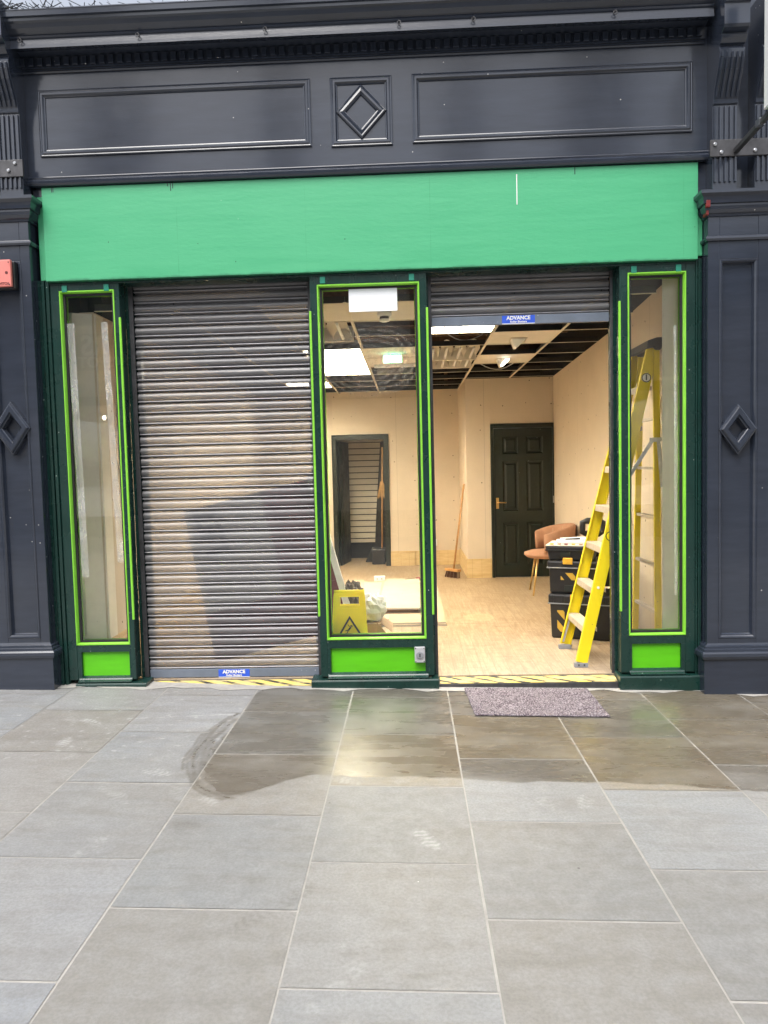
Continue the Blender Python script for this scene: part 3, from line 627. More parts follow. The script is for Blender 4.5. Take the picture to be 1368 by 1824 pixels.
b=MB(); b.box(1.885,1.90,4.548,4.555,1.02,1.11); b.build('hinge',STEELB,dr)
bd=thing('back_doorway',(-.73,5.95,.04),'dark door frame with its leaf swung open at the back behind the middle window','doorway')
b=MB(); b.box(-1.164,-1.09,5.92,6.05,.04,2.045); b.box(-.375,-.301,5.92,6.05,.04,2.045); b.box(-1.09,-.375,5.92,6.05,1.97,2.045); b.build('door_frame',DARKDOOR,bd,.003)
b=MB(); b.beam((-1.08,6.06,1.0),(-.985,6.62,1.0),1.92,.04,(0,0,1)); lf=b.build('leaf',DARKDOOR,bd,.003)
for z0,z1 in((.2,.75),(.9,1.45),(1.6,1.85)):
    b=MB(); b.beam((-1.035,6.16,(z0+z1)/2),(-.98,6.50,(z0+z1)/2),z1-z0,.012,(0,0,1)); b.build('door_panel',DARKDOOR,lf,.003)
b=MB(); b.prism([(-.40,6.35,.35),(-.62,6.35,.12),(-.70,6.35,.06),(-.33,6.35,.06),(-.33,6.35,1.92),(-.41,6.35,1.93),(-.47,6.35,1.5),(-.52,6.35,.9),(-.56,6.35,.42)],(0,.03,0)) if False else b
b=MB(); b.prism([(-.36,6.35,1.96),(-.44,6.35,1.95),(-.475,6.35,1.5),(-.525,6.35,.9),(-.56,6.35,.36),(-.72,6.35,.05),(-.36,6.35,.05)],(0,.04,0)); tag(b.build('dark_cloth',CLOTHD,None,.01),'black cloth hanging and spreading at the right of the back doorway','cloth')
b=MB(); b.box(-.60,-.40,6.10,6.30,.041,.27); q=b.build('dark_box',BLACKP,None,.01); tag(q,'small black box on the floor inside the back doorway','box')
b=MB(); b.box(-.605,-.395,6.095,6.305,.27,.285); b.build('lid',BLACKP,q,.004)
t=thing('straw_broom',(-.45,6.08,.04),'straw broom stood upside down in the back doorway','broom')
b=MB(); b.tube([(-.44,6.08,.29),(-.40,6.06,1.85)],.011,8); b.build('handle',WOODH,t,smooth=True)
b=MB()
for k in range(70):
    a=random.uniform(-1,1); q=random.uniform(-.04,.04); b.beam((-.42+a*.02,6.07,1.33),(-.415+a*.085,6.07+q,1.06+random.uniform(0,.06)),.005,.003)
b.build('bristles',STRAW,t)
# ================================================================ SHOPFRONT
sf=thing('shopfront',(-.25,0,0),'anthracite and green painted timber shopfront with fluted brackets and three tall windows','shopfront')
PM=[(0,0),(0,.010),(.006,.014),(.012,.012),(.020,.018),(.032,.018),(.040,.008),(.046,.006),(.05,-.004)]
def rect(x0,x1,z0,z1): return [(x0,z0),(x1,z0),(x1,z1),(x0,z1)]
# frieze
YF=-.03
b=MB(); b.box(-2.56,1.985,YF,.12,3.50,4.30); fz=b.build('frieze',ANTH,sf)
for r in((-2.418,-.593,3.65,4.081),(-.463,-.056,3.638,4.08),(.074,1.887,3.642,4.082)):
    b=MB(); b.frame(rect(*r),PM,YF-.0005); b.build('panel_moulding',ANTH,fz)
DM=[(0,0),(0,.014),(.008,.020),(.016,.018),(.030,.022),(.038,.012),(.044,.010),(.048,-.004)]
b=MB(); b.frame([(-.26,3.685),(-.096,3.859),(-.26,4.03),(-.424,3.859)],DM,YF-.0005); b.build('diamond_moulding',ANTH,fz)
b=MB(); b.extrx([(YF+.01,3.455),(-.052,3.458),(-.06,3.47),(-.062,3.485),(-.055,3.497),(-.045,3.502),(-.048,3.512),(-.04,3.52),(YF+.01,3.522)],-2.53,1.985); b.build('bead_moulding',ANTH,sf)
# cornice
cn_prof=[(0,4.19),(-.040,4.19),(-.046,4.198),(-.040,4.206),(-.040,4.215),(-.052,4.215),(-.052,4.288),(-.10,4.300),(-.17,4.300),(-.172,4.272),(-.187,4.270),(-.1858,4.290),(-.182,4.292),(-.1800,4.318),(-.172,4.322),(-.172,4.330),(-.182,4.336),(-.186,4.345),(-.180,4.352),(-.192,4.360),(-.215,4.378),(-.228,4.40),(-.240,4.408),(-.242,4.425),(-.256,4.428),(-.258,4.458),(-.262,4.462),(-.255,4.472),(.12,4.52)]
b=MB(); b.extrx([(y+(0 if i else .12),z) for i,(y,z) in enumerate(cn_prof)],-2.585,1.962); cn=b.build('cornice',ANTH,sf)
b=MB(); n=75
for k in range(n):
    x=-2.50+(4.42)*k/(n-1); b.box(x-.018,x+.018,-.070,-.0525,4.224,4.279)
b.build('dentil_course',ANTH,cn,.003)
for x in(-2.436,-1.669,-.85,.001,.469,1.349):
    b=MB(); b.tube([(x,-.17,4.325),(x,-.200,4.325)],.005,6); b.tube([(x+.011*math.sin(a),-.202,4.311+.012*math.cos(a)) for a in np.linspace(0,5.6,12)],.0032,6); b.build('screw_eye',STEELD,cn,smooth=True)
# weeds / bird spikes along the cornice top
t=thing('bird_spikes',(-2.1,-.2,4.5),'wiry black bird spikes and debris on the cornice at upper left','bird spikes')
b=MB()
for k in range(150):
    x=-2.6+abs(random.gauss(0,.28)); y=random.uniform(-.24,-.10); b.beam((x,y,4.49),(x+random.uniform(-.10,.10),y+random.uniform(-.05,.05),4.49+random.uniform(.01,.055)),.004,.003)
b.build('wires',CLOTHD,t)['kind']='stuff'
b=MB()
for k in range(46):
    x=random.uniform(-2.1,-.9); y=random.uniform(-.24,-.14); b.beam((x,y,4.48),(x+random.uniform(-.05,.05),y,4.485+random.uniform(.005,.03)),.003,.002)
b.build('twigs',CLOTHD,t)['kind']='stuff'
# fascia
b=MB(); b.box(-2.43,1.926,-.032,.05,2.832,3.452); fa=b.build('fascia_board',MINT,sf,.003)
b=MB(); b.box(-2.475,-2.431,-.012,.05,2.845,3.40); b.build('side_fillet',MINT,fa,.002)
b=MB(); b.box(1.927,1.962,-.012,.05,2.86,3.20); b.build('side_fillet',MINT,fa,.002)
b=MB(); b.box(-2.50,-2.431,-.010,.05,3.401,3.453); b.build('dark_fillet',ANTH,fa)
b=MB(); b.box(1.927,1.985,-.010,.05,3.201,3.453); b.build('dark_fillet',ANTH,fa)
b=MB(); b.box(.748,.754,-.0335,-.0325,3.225,3.42); b.build('paint_run',WHITE,fa)
for x,l in((-1.55,.05),(-1.535,.035),(-1.57,.02),(1.13,.045),(-2.36,.03),(-2.35,.03)):
    b=MB(); b.box(x-.0025,x+.0025,-.0335,-.0325,3.45-l,3.45); b.build('dark_drip',ANTH,fa)
b=MB(); b.box(-2.43,1.926,.0,.12,2.815,2.831); b.build('head_batten',DKGR,sf)
# windows
def window(xo0,xo1,xi0,xi1,zi0,zi1,lb,px0,px1,bx0,bx1,trim):
    b=MB(); yb=.10
    b.box(xo0,xi0,0,yb,.075,2.8145); b.box(xi1,xo1,0,yb,.075,2.8145); b.box(xi0,xi1,0.0006,yb,zi1,2.8145); b.box(xi0,xi1,.0006,yb,.273,zi0)
    b.box(xi0,px0,.0012,yb,.075,.273) if px0>xi0+.001 else None
    b.box(px1,xi1,.0012,yb,.075,.273) if px1<xi1-.001 else None
    f=b.build('window_frame',DKGR,sf,.0025); f['label']=lb
    b=MB(); b.frame(rect(xi0,xi1,zi0,zi1),[(-.001,.0),(.001,.004),(.008,.004),(.013,-.012),(.014,-.024)],0); b.build('glazing_bead',LIME,f)
    b=MB(); b.frame(rect(xi0,xi1,zi0,zi1),[(.012,-.024),(.028,-.026),(.028,-.034)],0); b.build('putty',BLACKP,f)
    b=MB(); b.frame(rect(xi0,xi1,zi0,zi1),[(.030,-.044),(.034,-.05),(.020,-.085),(.0,-.099)],0); b.build('inner_bead',LIME,f)
    b=MB(); b.add([(xi0+.01,.034,zi0+.01),(xi1-.01,.034,zi0+.01),(xi1-.01,.034,zi1-.01),(xi0+.01,.034,zi1-.01)],[(0,1,2,3)]); b.build('pane',GLASSC if 'middle' in lb else GLASS,f)
    b=MB(); b.box(px0,px1,.022,.05,.075,.273); b.build('stall_panel',LIMED,f)
    b=MB(); b.extrx([(.10,.064),(-.030,.064),(-.030,.072),(-.012,.080),(-.006,.088),(.021,.100),(.10,.100)],px0-.02,px1+.02); b.extrx([(.10,-.12),(-.045,-.12),(-.045,.050),(-.040,.060),(.10,.063)],bx0,bx1); b.build('sill',DKGR,f,.002)
    for x in trim:
        b=MB(); b.box(x-.0075,x+.0075,-.004,.010,.50,2.585); b.build('edge_trim',LIME,f,.003)
    for x in(xi0+.04,xi1-.05) :
        b=MB(); b.obox((x,-.003,2.787),(.036,.006,.045)); b.build('paint_patch',TEAL,f,.002)
    return f
window(-2.42,-1.945,-2.36,-1.98,.324,2.773,'narrow left window frame with clear tape on its glass',-2.33,-1.99,-2.36,-1.86,[-1.947])
window(-.64,.145,-.592,.096,.333,2.757,'wide middle window frame with smeared glass',-.57,.086,-.705,.175,[-.642,.146])
window(1.424,1.922,1.479,1.861,.331,2.767,'narrow right window frame with tape residue on its glass',1.50,1.83,1.405,1.955,[1.425])
for x0,z0 in((-2.505,.03),(1.923,-.06)):
    b=MB(); x1=x0+(.084 if x0<0 else .04); n=3
    for k in range(n):
        w_=(x1-x0)/n; b.box(x0+k*w_,x0+(k+.8)*w_,-.008-.008*(k%2),.10,z0,2.8445); b.box(x0+(k+.8)*w_,x0+(k+1)*w_,.006,.10,z0,2.8445)
    b.build('fluted_strip',DKGR,sf,.002)
# tape on glass
tp=[((-2.325,2.56),(-2.318,1.9),.05),((-2.075,2.56),(-2.035,1.25),.05)]
b=MB()
def strip(mb,x0,z0,x1,z1,wd,y=.030):
    mb.add([(x0-wd/2,y,z0),(x0+wd/2,y,z0),(x1+wd/2,y,z1),(x1-wd/2,y,z1)],[(0,1,2,3)])
b=MB(); strip(b,-2.305,2.56,-2.285,.80,.05); tag(b.build('tape_strip',TAPEC),'peeling clear tape strip down the left side of the narrow left window','tape','tape strips on the glass')
b=MB(); strip(b,-2.07,2.565,-2.03,.90,.045); tag(b.build('tape_strip',TAPEC),'peeling clear tape strip down the right side of the narrow left window','tape','tape strips on the glass')
b=MB(); strip(b,1.80,2.42,1.805,.60,.018); tag(b.build('tape_strip',TAPEC),'torn tape residue running down the narrow right window','tape','tape strips on the glass')
b=MB(); b.box(-.381,-.053,.0305,.0325,2.577,2.742); tag(b.build('notice',PAPER),'blank white paper notice stuck at the top of the middle window','notice')
# pilasters
def pilaster(x0,x1,dz,zt,pan,dia,zg):
    """dz: plinth top, zt: astragal"""
    yf=-.09; b=MB(); px0,px1,pz0,pz1=pan
    b.box(x0,px0,yf,.10,zg,zt+.30); b.box(px1,x1,yf,.10,zg,zt+.30); b.box(px0,px1,yf+.0004,.10,zg,pz0); b.box(px0,px1,yf+.0004,.10,pz1,zt+.30); b.box(px0,px1,yf+.03,.10,pz0,pz1)
    p=b.build('pilaster',ANTH,sf,.003)
    b=MB(); b.ring(x0,x1,yf,.10,[(.028,zg-.10),(.028,dz-.035),(.040,dz-.03),(.047,dz-.012),(.046,dz+.008),(.038,dz+.018),(.032,dz+.02),(.030,dz+.034),(.020,dz+.038),(.018,dz+.052),(.006,dz+.058),(.0005,dz+.07)]); b.build('plinth',ANTH,p)
    b=MB(); b.frame(rect(px0,px1,pz0,pz1),[(0,0),(.004,.005),(.014,.004),(.022,-.006),(.026,-.02),(.032,-.03)],yf); b.build('panel_moulding',ANTH,p)
    cx,cz,hw,hh=dia; b=MB(); b.frame([(cx,cz-hh),(cx+hw,cz),(cx,cz+hh),(cx-hw,cz)],[(0,-.03),(0,.014),(.006,.016),(.010,.026),(.016,.032),(.040,.032),(.047,.020),(.052,.016),(.058,-.022)],yf); b.build('diamond_moulding',ANTH,p)
    b=MB(); b.ring(x0,x1,yf,.10,[(.0005,zt-.018),(.014,zt-.016),(.020,zt-.004),(.018,zt+.008),(.008,zt+.016),(.0005,zt+.018)]); b.build('astragal',ANTH,p)
    c=zt+.145; b=MB(); b.ring(x0,x1,yf,.10,[(.0005,c-.01),(.010,c-.006),(.012,c+.006),(.020,c+.012),(.030,c+.03),(.034,c+.05),(.034,c+.062),(.046,c+.066),(.048,c+.085),(.052,c+.105),(.066,c+.118),(.070,c+.122),(.070,c+.142),(.0,c+.15)]); b.build('capital',ANTH,p)
    return p
pilaster(-2.862,-2.502,.30,3.075,(-2.795,-2.567,.40,2.957),(-2.682,1.845,.128,.182),.02)
rp=pilaster(1.966,2.40,.222,2.942,(2.04,2.287,.322,2.81),(2.158,1.712,.122,.166),-.075)
b=MB(); b.obox((1.948,-.10,3.15),(.028,.08,.045)); b.obox((1.952,-.09,3.10),(.016,.06,.03)); b.build('red_paint_patch',RED,rp,.004)
# consoles
def console(xc,zb,wd=.155,flutes=4):
    """fluted scroll bracket: side profile extruded across its width"""
    z=zb
    prof=[(0,z),(-.115,z),(-.115,z+.53),(-.125,z+.535),(-.128,z+.56),(-.142,z+.60),(-.165,z+.65),(-.195,z+.71),(-.215,z+.77),(-.22,z+.82),(-.205,z+.845),(-.225,z+.85),(-.245,z+.87),(-.255,z+.885),(-.235,z+.89),(-.24,z+.90),(-.275,z+.915),(-.285,z+.93),(-.285,z+1.05),(-.30,z+1.055),(-.30,z+1.16),(0,z+1.16)]
    b=MB(); b.extrx([(y+(.05 if y==0 else 0),zz) for y,zz in prof],xc-wd/2,xc+wd/2); c=b.build('console_bracket',ANTH,sf,.003)
    b=MB()
    face=[(-.115,z+.05),(-.115,z+.52)]; face2=[(-.130,z+.57),(-.142,z+.60),(-.165,z+.65),(-.195,z+.71),(-.215,z+.77),(-.22,z+.80)]
    for k in range(flutes+1):
        x=xc-wd/2+.014+(wd-.028)*k/flutes
        for fc in(face,face2):
            for (ya,za),(yb_,zb_) in zip(fc[:-1],fc[1:]): b.beam((x,ya-.003,za),(x,yb_-.003,zb_),.013,.018,(1,0,0))
    b.build('flutes',ANTH,c,.002)
    return c
console(2.060,3.235); console(2.325,3.235); console(-2.585,3.37); console(-2.86,3.37)
b=MB(); b.box(1.985,2.7,-.02,.15,3.20,4.52); b.build('upper_wall_panel',ANTH,sf)
b=MB(); b.box(-3.1,-2.565,-.02,.15,3.33,4.62); b.build('upper_wall_panel',ANTH,sf)
b=MB(); b.box(-2.6,2.7,.121,.20,4.30,4.55); b.box(2.401,2.75,-.02,.2,-.1,3.2); b.box(-3.2,-2.863,-.02,.2,-.1,3.33); b.build('return_panel',ANTH,sf)
# ---------------------------------------------------------------- bracket plates and hanging sign
sg=thing('hanging_sign',(2.2,-.2,3.45),'white projecting sign on a black iron arm at the upper right corner','hanging sign')
b=MB(); b.box(1.962,2.55,-.135,-.118,3.44,3.545); b.build('wall_plate',STEELD,sg,.003)
for x,z in((1.99,3.515),(2.03,3.465),(2.24,3.47),(2.40,3.51)):
    b=MB(); b.lathe([(.012,0),(.012,-.006),(.007,-.010)],(x,-.136,z),'y',8); b.build('bolt',STEELB,sg)
b=MB(); b.beam((2.12,-.136,3.47),(2.16,-.9,3.56),.03,.03,(1,0,0)); b.build('arm',STEELD,sg,.003)
b=MB(); b.beam((2.135,-.42,3.487),(2.135,-.42,3.53),.035,.045,(1,0,0)); b.build('clamp',STEELB,sg)
b=MB(); b.box(2.105,2.17,-1.05,-.52,3.535,4.40); b.build('sign_panel',WHITE,sg,.004)
lp=thing('bracket_plate',(-2.6,-.13,3.5),'black iron bracket plate with bolts across the left fluted brackets','bracket plate')
b=MB(); b.box(-2.95,-2.495,-.135,-.118,3.49,3.60); b.build('wall_plate',STEELD,lp,.003)
for x,z in((-2.545,3.575),(-2.59,3.53),(-2.8,3.54)):
    b=MB(); b.lathe([(.012,0),(.012,-.006),(.007,-.010)],(x,-.136,z),'y',8); b.build('bolt',STEELB,lp)
# red switch
rs=thing('isolator_switch',(-2.68,-.12,2.83),'faded red plastic switch box with dark lettering on the left pilaster','switch')
REDS=plain('faded_red_plastic',(.72,.22,.19),.45,var=.05)
b=MB(); b.box(-2.785,-2.587,-.135,-.0905,2.765,2.945); b.build('back_box',BLACKP,rs,.006)
b=MB(); b.box(-2.79,-2.60,-.160,-.1355,2.775,2.95); b.build('cover',REDS,rs,.006,seg=3)
b=MB(); b.box(-2.712,-2.688,-.175,-.161,2.83,2.895); b.build('lever',INK,rs,.003)
INKR=plain('dark_red_print',(.12,.02,.02),.6)
text('lettering','OFF',.026,(-2.695,-.1612,2.918),FR,INKR,rs); text('lettering','ON',.022,(-2.70,-.1612,2.817),FR,INKR,rs); text('lettering','SWITCH',.024,(-2.655,-.1612,2.793),FR,INKR,rs,off=.0005,sx=.9)
b=MB(); b.lathe([(.010,0),(.010,-.001)],(-2.628,-.1605,2.865),'y',16); b.build('symbol',INKR,rs)
b=MB(); b.lathe([(.004,0),(.004,-.002)],(-2.612,-.1605,2.932),'y',8); b.lathe([(.004,0),(.004,-.002)],(-2.612,-.1605,2.787),'y',8); b.build('screws',INK,rs)
# key switch
ks=thing('key_switch',(.05,0,.22),'grey square key switch at the corner of the lime panel under the middle window','switch')
b=MB(); b.box(.012,.084,-.022,.0215,.170,.278); b.build('housing',plain('grey_plastic',(.42,.42,.44),.4),ks,.005)
b=MB(); b.lathe([(.026,0),(.026,-.006),(.022,-.008)],(.048,-.0225,.224),'y',24); b.build('lock_barrel',RUBBER,ks,smooth=False)
b=MB(); b.box(.044,.052,-.033,-.0312,.212,.236); b.build('keyhole',INK,ks)
b=MB()
for x in(.019,.077):
    for z in(.178,.270): b.lathe([(.004,0),(.004,-.002)],(x,-.0222,z),'y',8)
b.build('screws',INK,ks)
# ---------------------------------------------------------------- shutters
def shutter(x0,x1,ztop,zrail,lb,label_x,lz):
    t=thing('roller_shutter',((x0+x1)/2,.14,.03),lb,'roller shutter','roller shutters in the shopfront')
    p=.0762; y=.14; b=MB(); c=MB()
    A=[(.024,-.0005),(.014,-.003),(.000,-.009),(-.008,-.017),(-.013,-.030),(-.012,-.044),(-.004,-.055),(.010,-.061)]
    B=[(.010,-.0605),(-.006,-.0615),(-.012,-.065),(-.011,-.069),(-.002,-.072),(.016,-.0725),(.018,-.078)]
    z=zrail+.062
    k=0
    while z+k*p<ztop:
        zt=z+k*p+p
        for prof,mb in((A,b),(B,c)):
            vs=[(xx,y+yy,zt+zz) for xx in(x0,x1) for yy,zz in prof]; n=len(prof); mb.add(vs,[(i,i+1,n+i+1,n+i) for i in range(n-1)])
        k+=1
    cu=b.build('curtain',SLAT,t,smooth=True); c.build('slat_lip',SLATS,cu,smooth=True)
    b=MB(); b.box(x0,x1,y-.012,y+.012,zrail,zrail+.062); r=b.build('bottom_rail',RAILM,t,.003)
    b=MB(); b.box(label_x-.112,label_x+.112,y-.0145,y-.0125,zrail+lz-.026,zrail+lz+.027); pl=b.build('label_plate',BLUE,r)
    b=MB(); b.box(label_x-.112,label_x+.112,y-.0148,y-.0127,zrail+lz-.031,zrail+lz-.0262); b.build('label_edge',STICK,r)
    text('lettering','ADVANCE',.034,(label_x,y-.0153,zrail+lz+.009),FR,STICK,pl,off=.0014,sx=1.02)
    text('lettering','Roller Shutters',.0195,(label_x,y-.0153,zrail+lz-.016),FR,STICK,pl,off=.0006,sx=.95)
    b=MB(); b.box(x0-.045,x0-.001,y-.030,y-.018,.03,ztop); b.box(x1+.001,x1+.045,y-.030,y-.018,.03,ztop); b.box(x0-.045,x0-.03,y-.0179,y+.02,.03,ztop); b.box(x1+.03,x1+.045,y-.0179,y+.02,.03,ztop); b.build('guide_rail',STEELD,t,.002)
    return t
shutter(-1.895,-.672,2.86,.045,'roller shutter of perforated grey slats lowered to the ground at the left','roller shutter' and -1.285,.030)
shutter(.180,1.392,2.90,2.480,'roller shutter raised above the open doorway showing only its lowest slats',.775,.032)
# thresholds
for x0,x1,lb in((-1.86,-.705,'worn hazard taped sill beneath the lowered shutter'),(.175,1.405,'worn hazard taped sill across the open doorway')):
    t=thing('door_sill',((x0+x1)/2,.05,0),lb,'door sill','taped sills in the two openings')
    b=MB(); b.extrx([(-.005,-.10),(-.005,.010),(.104,.036),(.104,-.10)],x0,x1); b.build('sill_plate',STEELD,t,.002)
    b=MB(); b.extrx([(.000,.0145),(.000,.0165),(.085,.0365),(.085,.0345)],x0+.01,x1-.005); b.build('hazard_tape',HAZ,t)
# jamb linings beside the openings
b=MB(); b.box(-1.944,-1.925,.101,.22,.04,2.81); b.box(-.655,-.64,.101,.22,.04,2.81); b.box(-1.925,-1.875,.166,.22,.04,2.81); b.box(-.69,-.655,.166,.22,.04,2.81); b.box(.146,.160,.101,.22,.04,2.81); b.box(1.41,1.424,.101,.22,.04,2.81); b.build('jamb_lining',DKGR,sf)
b=MB(); b.box(-1.92,-.66,.17,.40,2.79,3.2); b.box(.165,1.405,.17,.40,2.79,3.2); b.build('shutter_box',STEELD,sf)
# door mat
b=MB()
nx,ny=100,64; vs=[];
quad=[Vector((.345,-.045)),Vector((1.184,-.035)),Vector((1.188,-.585)),Vector((.372,-.578))]
for j in range(ny+1):
    for i in range(nx+1):
        u,v=i/nx,j/ny; q=quad[0].lerp(quad[1],u).lerp(quad[3].lerp(quad[2],u),v); ed=min(u,1-u,v*.7,(1-v)*.7)
        vs.append((q.x+random.uniform(-.002,.002),q.y+random.uniform(-.002,.002),gz(q.x)+.005+(.006+random.uniform(0,.005))*(1 if ed>.006 else .3)))
b.add(vs,[(j*(nx+1)+i,j*(nx+1)+i+1,(j+1)*(nx+1)+i+1,(j+1)*(nx+1)+i) for j in range(ny) for i in range(nx)])
b.add([(q.x,q.y,gz(q.x)+.0035) for q in quad],[(0,1,2,3)])
tag(b.build('doormat',MATM),'flecked purple grey doormat on the wet paving before the open doorway','doormat')
# ================================================================ LADDER
ld=thing('step_ladder',(1.45,.5,.04),'tall yellow fibreglass step ladder with a black cap leaning by the right wall','step ladder')
def stile_pt(z,near): # front stile centre line
    s=(z-.04)/(2.33-.04); return Vector((1.212+.566*s,(.265+.135*s) if near else (.80-.06*s),z))
for near in(True,False):
    a,c_=stile_pt(.075,near),stile_pt(2.34,near); b=MB(); d=(c_-a).normalized(); sd=Vector((0,1,0)); n=d.cross(sd).normalized()
    if n.x<0: n=-n
    wd=.082; inn=1 if near else 1
    off=Vector((0,(.024 if not near else -.0),0))
    b.beam(a+off,c_+off,.006,wd,(0,1,0))
    sgn=1 if near else -1
    for k in(-1,1):
        b.beam(a+off+n*(k*(wd/2-.003))+Vector((0,sgn*.016,0)),c_+off+n*(k*(wd/2-.003))+Vector((0,sgn*.016,0)),.026,.006,(0,1,0))
    b.build('stile',YEL,ld,.001)
    b=MB(); f=stile_pt(.06,near)+off; b.obox(f+Vector((0,sgn*.012,-.004)),(.10,.04,.034)); fo=b.build('foot',RUBBER,ld,.004)
    b=MB(); b.lathe([(.006,0),(.006,-.003)],(f.x-.02,f.y-.010,f.z),'y',8); b.lathe([(.006,0),(.006,-.003)],(f.x+.02,f.y-.010,f.z),'y',8); b.build('rivet',INK,fo)
for k,z in enumerate((.325,.607,.90,1.187,1.483,1.77,2.06)):
    a,c_=stile_pt(z,True),stile_pt(z,False); b=MB(); y0,y1=a.y+.004,c_.y+.020; xm=a.x+.004
    b.box(xm-.040,xm+.046,y0,y1,z-.004,z+.002); b.box(xm-.044,xm-.0405,y0,y1,z-.045,z+.002); b.box(xm+.0465,xm+.050,y0,y1,z-.03,z+.002)
    for r_ in range(4): b.box(xm-.034+r_*.022,xm-.026+r_*.022,y0,y1,z+.0021,z+.0045)
    b.build('tread',ALU,ld,.0015)
b=MB(); z=.30; b.beam((1.275,.29,.305),(1.235,.285,.10),.004,.014); b.beam((1.26,.79,.305),(1.20,.79,.10),.004,.014); b.build('foot_brace',ALUG,ld)
for near in(True,False):
    y0,y1=(.275,.40) if near else(.815,.735); b=MB(); b.beam((1.772,y0,.04),(1.80 if near else 1.80,y1,2.32),.026,.045,(0,1,0)); b.build('rear_leg',YEL,ld,.002)
for z in(.42,.76,1.11,1.47,1.83,2.15):
    s=z/2.3; b=MB(); b.beam((1.775+.028*s,.29+.125*s,z),(1.775+.028*s,.80-.08*s,z),.022,.035,(0,0,1)); b.build('rear_rung',ALU,ld,.002)
b=MB(); b.prism([(1.725,.37,2.325),(1.735,.37,2.385),(1.80,.37,2.405),(1.885,.37,2.405),(1.885,.37,2.345),(1.84,.37,2.34),(1.825,.37,2.315),(1.79,.37,2.315),(1.78,.37,2.335)],(0,.41,0)); b.build('cap',BLACKP,ld,.006)
for y in(.285,.80):
    b=MB(); b.beam((1.735,y,1.665),(1.56,y-.01,1.40),.004,.026,(0,1,0)); b.beam((1.778,y,1.665),(1.80,y-.01,1.33),.004,.026,(0,1,0)); b.box(1.715,1.80,y-.006,y+.002,1.655,1.685); b.build('spreader',ALUG,ld,.001)
def ladder_sticker(z,lb,rad):
    p=stile_pt(z,True); y=p.y-.0042
    b=MB(); b.lathe([(rad,0),(rad,-.0006)],(p.x,y,p.z),'y',28); st=b.build('sticker',STICK if z>2 else YELP,ld)
    b=MB(); vs=[];
    for k in range(28):
        a=2*math.pi*k/28
        for rr in(rad*.98,rad*.80): vs.append((p.x+rr*math.cos(a),y-.0014,p.z+rr*math.sin(a)))
    b.add(vs,[(2*k,2*((k+1)%28),2*((k+1)%28)+1,2*k+1) for k in range(28)]); b.build('ring_mark',INK,st)
    text('lettering','1',rad*1.6,(p.x,y-.0015,p.z),FR,INK,st,off=.002)
ladder_sticker(.985,'',.036); ladder_sticker(2.12,'',.034)
p=stile_pt(1.20,True); b=MB(); d=(stile_pt(1.27,True)-stile_pt(1.13,True)); b.beam(p-d/2+Vector((.012,-.0045,0)),p+d/2+Vector((.012,-.0045,0)),.001,.05,(0,1,0)); q=b.build('sticker',TEALS,ld)
b=MB(); b.beam(p-d*.30+Vector((.012,-.0055,0)),p+d*.45+Vector((.012,-.0055,0)),.001,.046,(0,1,0)); b.build('sticker_panel',STICK,q)
b=MB()
for k in range(5):
    u=p-d*.24+d*(.62*k/4)+Vector((.012,-.0065,0)); b.beam(u-Vector((.016,0,0)),u+Vector((.016,0,0)),.0006,.004,(0,1,0))
b.build('sticker_print',BLUE,q)
p=stile_pt(.615,True); b=MB(); b.lathe([(.010,0),(.010,-.003)],(p.x-.005,p.y-.0045,p.z),'y',12); b.build('rivet',STICK,ld)
